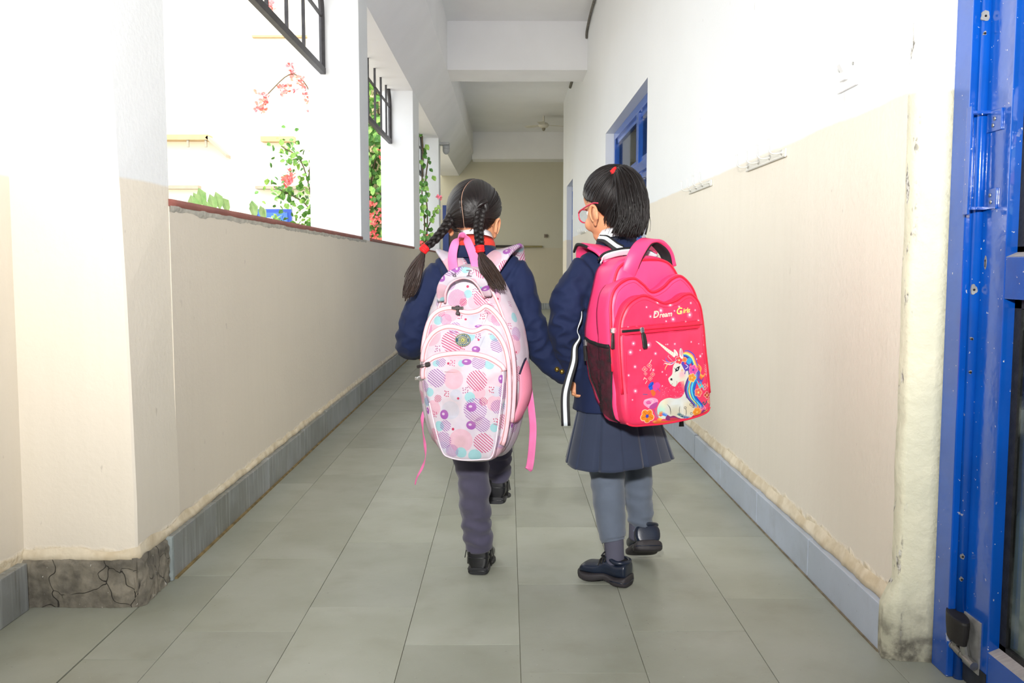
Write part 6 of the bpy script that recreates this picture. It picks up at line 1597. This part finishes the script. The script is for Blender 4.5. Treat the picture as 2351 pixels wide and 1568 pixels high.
b2 = braid('plait', br, .0130, .0095, 3.0, HAIR, girlL)
MB().tube(cr([(-.063, 2.671, 1.166), (-.076, 2.662, 1.158), (-.090, 2.664, 1.142), (-.080, 2.660, 1.126), (-.064, 2.666, 1.140), (-.066, 2.668, 1.158)], 6), .0085, 8).build('hair_twist', HAIR, b2, True)
def elastic(p, d, r, parent):
    p = V(p); d = V(d).normalized(); m_ = MB()
    for k in (-1, 0, 1):
        c = p+d*.006*k; u = d.orthogonal().normalized(); b_ = d.cross(u)
        m_.tube([c+(u*math.cos(a)+b_*math.sin(a))*r for a in np.linspace(0, 2*pi, 25)], .0052, 8, cap=False)
    m_.tube([p-d*.011, p+d*.011], r*1.05, 16)
    return m_.build('hair_tie', REDB, parent, True)
elastic((-.243, 2.661, 1.027), (-.7, -.2, -.75), .0085, b1); elastic((-.080, 2.627, 1.027), (.1, -.05, -1), .0085, b2)
strands('plait_end', [[(-.243, 2.661, 1.024), (-.256, 2.652, .995), (-.272, 2.646, .960), (-.284, 2.642, .925), (-.300, 2.640, .880)], [(-.243, 2.661, 1.024), (-.250, 2.650, .99), (-.256, 2.642, .95), (-.262, 2.64, .915), (-.278, 2.64, .885)], [(-.243, 2.661, 1.024), (-.266, 2.652, .995), (-.290, 2.646, .955), (-.304, 2.642, .91), (-.306, 2.640, .865)], [(-.243, 2.661, 1.024), (-.248, 2.65, .985), (-.252, 2.642, .95), (-.264, 2.64, .91), (-.270, 2.64, .898)]], 120, .0032, HAIRT, b1, 3, jitter=.0055, lenv=.5)
strands('plait_end', [[(-.080, 2.627, 1.024), (-.070, 2.600, 1.002), (-.046, 2.560, .972), (-.026, 2.540, .940), (-.006, 2.530, .906)], [(-.080, 2.627, 1.024), (-.078, 2.600, .995), (-.062, 2.560, .965), (-.040, 2.530, .932), (-.020, 2.522, .905)], [(-.080, 2.627, 1.024), (-.060, 2.605, 1.005), (-.034, 2.570, .978), (-.012, 2.548, .940), (-.002, 2.535, .905)], [(-.080, 2.627, 1.024), (-.082, 2.595, .985), (-.075, 2.555, .952), (-.055, 2.53, .925), (-.035, 2.52, .912)]], 110, .0030, HAIRT, b2, 5, jitter=.0045, lenv=.45)
# ------------------------------------------------------------------ girl with the ponytail
a22 = math.radians(22); fw = V((-math.sin(a22), math.cos(a22), 0)); rt = V((fw.y, -fw.x, 0)); cR = V((.330, 2.75, 0))
HR = Matrix.Translation(V((.312, 2.748, 1.160))) @ Matrix.Rotation(math.radians(35), 4, 'Z') @ Matrix.Rotation(math.radians(-9), 4, 'X')
mb = MB(); head_solids(mb, HR, 1.04)
limb(mb, [(.318, 2.742, 1.11), (.324, 2.742, 1.06), (.330, 2.745, 1.00)], [.044, .040, .046])
torso(mb, cR, rt, fw, [(.52, .10, .075, 0, 0), (.64, .10, .07, 0, 0), (.80, .105, .075, 0, 0), (.93, .105, .07, 0, 0), (.985, .07, .055, 0, 0), (1.01, .04, .04, 0, 0)])
wl = V((.214, 2.738, .664)); wr_ = V((.520, 2.86, .66))
limb(mb, [at(cR, -.10, 0, .955), (.176, 2.735, .80), tuple(wl)], [.036, .031, .019]); limb(mb, [at(cR, .10, 0, .955), (.478, 2.79, .80), tuple(wr_)], [.036, .031, .019])
hand(mb, wl+V((.000, .000, -.010)), (-.02, .0, -1), (.0, -1, .05), -1, .85, .98); hand(mb, wr_+V((.003, .01, -.012)), (.05, .35, -.9), (-1, 0, 0), 1, .4, .98)
hl = at(cR, -.055, 0, .56); hr = at(cR, .055, 0, .56)
kl = V((.306, 2.775, .330)); al = V((.330, 2.735, .075)); kr = V((.415, 2.880, .335)); ar = V((.430, 2.882, .130))
limb(mb, [hl, kl, al], [.050, .034, .024]); limb(mb, [hr, kr, ar], [.050, .034, .024])
me = fuse(mb, .0042, 3, 'person')
girlR = link('person', me, SKIN); tag(girlR, 'girl with a high ponytail, red glasses, navy blazer and pleated skirt, walking', 'person')
face_bits(HR, girlR, 1.04)
mb = MB()
torso(mb, cR, rt, fw, [(.542, .137, .108, .004, 0), (.60, .130, .102, .004, 0), (.70, .122, .092, .003, 0), (.80, .124, .088, 0, 0), (.90, .126, .086, 0, 0), (.960, .122, .078, 0, -.002), (.995, .096, .066, 0, -.004), (1.02, .068, .055, 0, -.006), (1.035, .058, .050, 0, -.008)])
limb(mb, [at(cR, -.085, -.002, .975), at(cR, -.126, 0, .938), (.182, 2.705, .860), (.176, 2.715, .790), (.192, 2.73, .720), tuple(wl+V((-.003, 0, .002)))], [.047, .052, .052, .050, .047, .042])
limb(mb, [at(cR, .085, -.004, .975), at(cR, .124, -.002, .938), (.468, 2.790, .860), (.480, 2.795, .79), (.500, 2.825, .72), tuple(wr_)], [.046, .050, .048, .047, .045, .041])
me = fuse(mb, .0055, 4, 'blazer')
cloth_folds(me, [(V((.17, 2.68, .80)), .16, .017, (20, 10, 30)), (V((.20, 2.68, .93)), .11, .010, (26, 10, 22)), (V((.20, 2.70, .70)), .08, .004, (30, 10, 30)), (V((.25, 2.68, .85)), .1, .006, (30, 10, 10))], 1.6, [(at(cR, -.100, 0, .955), V((-.80, -.3, -.45)).normalized(), .095)])
blz = link('blazer', me, NAVY, girlR, label='navy blue blazer')
nk = V((.324, 2.742, 0))
ring_band('shirt_collar', nk, rt, fw, [(1.028, .052, .050, 0, 0, -.010), (1.060, .050, .047, 0, 0, -.012), (1.080, .047, .045, 0, 0, -.012), (1.082, .050, .048, 0, 0, -.012), (1.058, .056, .053, 0, -.002, -.012), (1.048, .058, .055, 0, -.002, -.012)], WCOT, girlR)
ring_band('blazer_collar', nk, rt, fw, [(1.006, .066, .060, 0, -.003, -.008), (1.040, .060, .057, 0, -.003, -.010), (1.056, .059, .056, 0, -.003, -.010), (1.030, .069, .063, 0, -.004, -.010), (.998, .082, .070, 0, -.004, -.008)], NAVY, blz)
# pleated skirt
SKT = mat('slate_skirt_cloth', (48, 56, 76), .8, var=.06, vs=10, bmp=.0003, bs=900, spec=.2, sheen=.2)
def skirt_pt(a, f):
    z = .60-.217*f; npl = 7; ph = (a/(2*pi)*npl+.15) % 1
    # box pleats: broad flat panels, narrow tucks
    tuck = max(0, 1-abs(ph-.5)/.09) if abs(ph-.5) < .09 else 0
    lean = (ph-.5)
    r = 1+(-.07*tuck+.024*lean*(1 if abs(lean) > .09 else 0))*(.25+.75*f)
    rx = .108+.060*f; ry = .084+.062*f
    sway = .008*f*math.sin(a*2+1.0)+.006*f*math.sin(a*3+2)
    zz = z-.006*f*math.sin(a*2.0+.5)-.004*f*noise.noise(V((a*3, 1, 0)))
    return V((cR.x+.010*f, cR.y, zz))+rt*((rx*r+sway)*math.cos(a))+fw*((ry*r+sway*.6)*math.sin(a))
n = 390; rows = 22; vs = [skirt_pt(2*pi*j/n, i/rows) for i in range(rows+1) for j in range(n)]
fs = [(i*n+j, i*n+(j+1) % n, (i+1)*n+(j+1) % n, (i+1)*n+j) for i in range(rows) for j in range(n)]
o = link('skirt', new_mesh('skirt', vs, fs), SKT, girlR, label='slate grey pleated skirt'); md = o.modifiers.new('s', 'SOLIDIFY'); md.thickness = .0022
# leggings, socks, shoes
LEG = mat('blue_grey_leggings', (98, 107, 122), .85, var=.06, vs=14, bmp=.0003, bs=900, spec=.15, sheen=.25); SOCK = mat('dark_grey_sock', (86, 86, 102), .85, bmp=.0004, bs=900)
tr = MB(); torso(tr, cR, rt, fw, [(.50, .105, .085, 0, 0), (.56, .11, .085, 0, 0), (.62, .105, .08, 0, 0)])
tr.loft(wrinkled([hl, hl.lerp(kl, .55), kl+V((0, 0, .02)), kl.lerp(al, .35), kl.lerp(al, .7), V((.3265, 2.742, .132))], [.070, .058, .0525, .0485, .041, .0345], [(0, .001), (.38, .003), (.44, .006), (.54, .003), (.7, .0015), (1, .0012)], 2.2))
tr.loft(wrinkled([hr, hr.lerp(kr, .55), kr+V((0, 0, .02)), kr.lerp(ar, .5), V((.432, 2.888, .128))], [.070, .058, .048, .043, .036], [(0, .001), (.5, .002), (.7, .003), (.9, .006), (1, .003)], 6.0))
tr.build('leggings', LEG, girlR, True)
MB().tube(cr([(.3262, 2.742, .145), (.3285, 2.739, .10), (.330, 2.736, .06)], 4), [.0305]*3+[.0300]*3+[.0305]*3, 18).build('sock', SOCK, girlR, True)
MB().tube(cr([(.424, 2.886, .155), (.424, 2.888, .125), (.424, 2.892, .095)], 4), [.031]*9, 18).build('sock', SOCK, girlR, True)
shoe('shoe', (.371, 2.709, .0), (.231, 2.793, .003), .080, NAVYL, GSOLE, girlR, 'dark navy laced shoe turned outwards on the floor', kind='lace')
shoe('shoe', (.4495, 2.818, .074), (.4420, 2.988, .002), .096, NAVYL, GSOLE, girlR, 'dark navy laced shoe with the heel raised', kind='lace', tall=1.15)
# hair drawn up to a high ponytail
hair_cap('hair', HR, 1.04, [(.02, -.62, .78)], False, girlR, .012, lowback=-.90)
swept('loose_hair', HR, 1.04, [(.02, -.62, .78)], 520, girlR, .012, lowback=-.95)
tie = V((.318, 2.690, 1.250))
pt = elastic(tie+V((-.001, -.004, -.003)), (.6, -.45, .45), .0140, girlR)
def gd(*p): return [tuple(tie)]+[q for q in p]
PG = [gd((.338, 2.675, 1.268), (.384, 2.660, 1.240), (.410, 2.650, 1.178), (.413, 2.646, 1.119), (.400, 2.645, 1.060)),
    gd((.334, 2.668, 1.264), (.366, 2.650, 1.230), (.386, 2.636, 1.172), (.390, 2.632, 1.112), (.378, 2.636, 1.045)),
    gd((.328, 2.664, 1.258), (.346, 2.642, 1.217), (.358, 2.626, 1.160), (.358, 2.622, 1.105), (.345, 2.628, 1.048)),
    gd((.320, 2.664, 1.250), (.326, 2.640, 1.207), (.332, 2.624, 1.155), (.328, 2.620, 1.108), (.308, 2.626, 1.054)),
    gd((.314, 2.668, 1.242), (.309, 2.650, 1.207), (.308, 2.636, 1.160), (.310, 2.628, 1.120), (.284, 2.632, 1.066)),
    gd((.345, 2.690, 1.264), (.395, 2.685, 1.237), (.412, 2.676, 1.175), (.412, 2.670, 1.11), (.400, 2.668, 1.06))]
pony = strands('ponytail', PG, 90, .0065, HAIR, girlR, 9, jitter=.003, lenv=.35)
strands('fine_strands', PG[:5], 620, .0024, HAIR, pony, 21, jitter=.0075, lenv=.3)
strands('stray_hairs', PG[:5], 45, .0010, HAIR, pony, 33, jitter=.016, lenv=.3)
ng = []
for k in (-1, 1):
    for g in (((.068, -.022, -.060), (.069, -.036, -.035), (.060, -.064, .0), (.03, -.092, .03)), ((.054, -.040, -.080), (.058, -.054, -.048), (.052, -.076, -.01), (.025, -.096, .03)), ((.030, -.058, -.092), (.034, -.068, -.055), (.03, -.088, -.015), (.015, -.099, .03)), ((.002, -.062, -.092), (.002, -.074, -.055), (.002, -.094, -.015), (.002, -.102, .03))):
        ng.append([tuple(HR @ (V((k*x, y, z))*1.04)) for x, y, z in g])
strands('nape_hair', [g[::-1] for g in ng[:4]], 260, .0013, HAIR, pony, 41, jitter=.004, lenv=.35)
strands('nape_hair', [g[::-1] for g in ng[4:]], 200, .0013, HAIR, pony, 42, jitter=.004, lenv=.35)
# glasses
s_ = 1.04
gl = empty('glasses', HR @ V((0, .09, -.012)), label=None, parent=girlR)
gl['label'] = 'red framed glasses'
GFR = mat('red_glasses_frame', (206, 60, 88), .3)
for k in (-1, 1):
    c = V((.031*k, .088, -.016)); pts = [HR @ ((c+V((.0245*math.copysign(abs(math.cos(a))**.75, math.cos(a)), -.10*(.0245*math.cos(a)*k)*1.2, .0195*math.copysign(abs(math.sin(a))**.8, math.sin(a)))))*s_) for a in np.linspace(0, 2*pi, 41)]
    MB().tube(pts, .0022, 8, cap=False).build('rim', GFR, gl, True)
    MB().add(pts[:-1], [tuple(range(40))]).build('lens', thin_glass('lens_glass', (244, 246, 248), .1), gl)
    MB().tube(cr([HR @ (V(p)*s_) for p in ((.055*k, .084, -.008), (.068*k, .060, -.006), (.0765*k, .020, -.002), (.0785*k, -.010, .000), (.0770*k, -.030, -.004))], 6), [(.0020, .0034)]*25, 8).build('temple', GFR, gl, True)
MB().tube(cr([HR @ (V(p)*s_) for p in ((-.009, .090, -.010), (0, .094, -.006), (.009, .090, -.010))], 4), .0022, 8).build('bridge', GFR, gl, True)
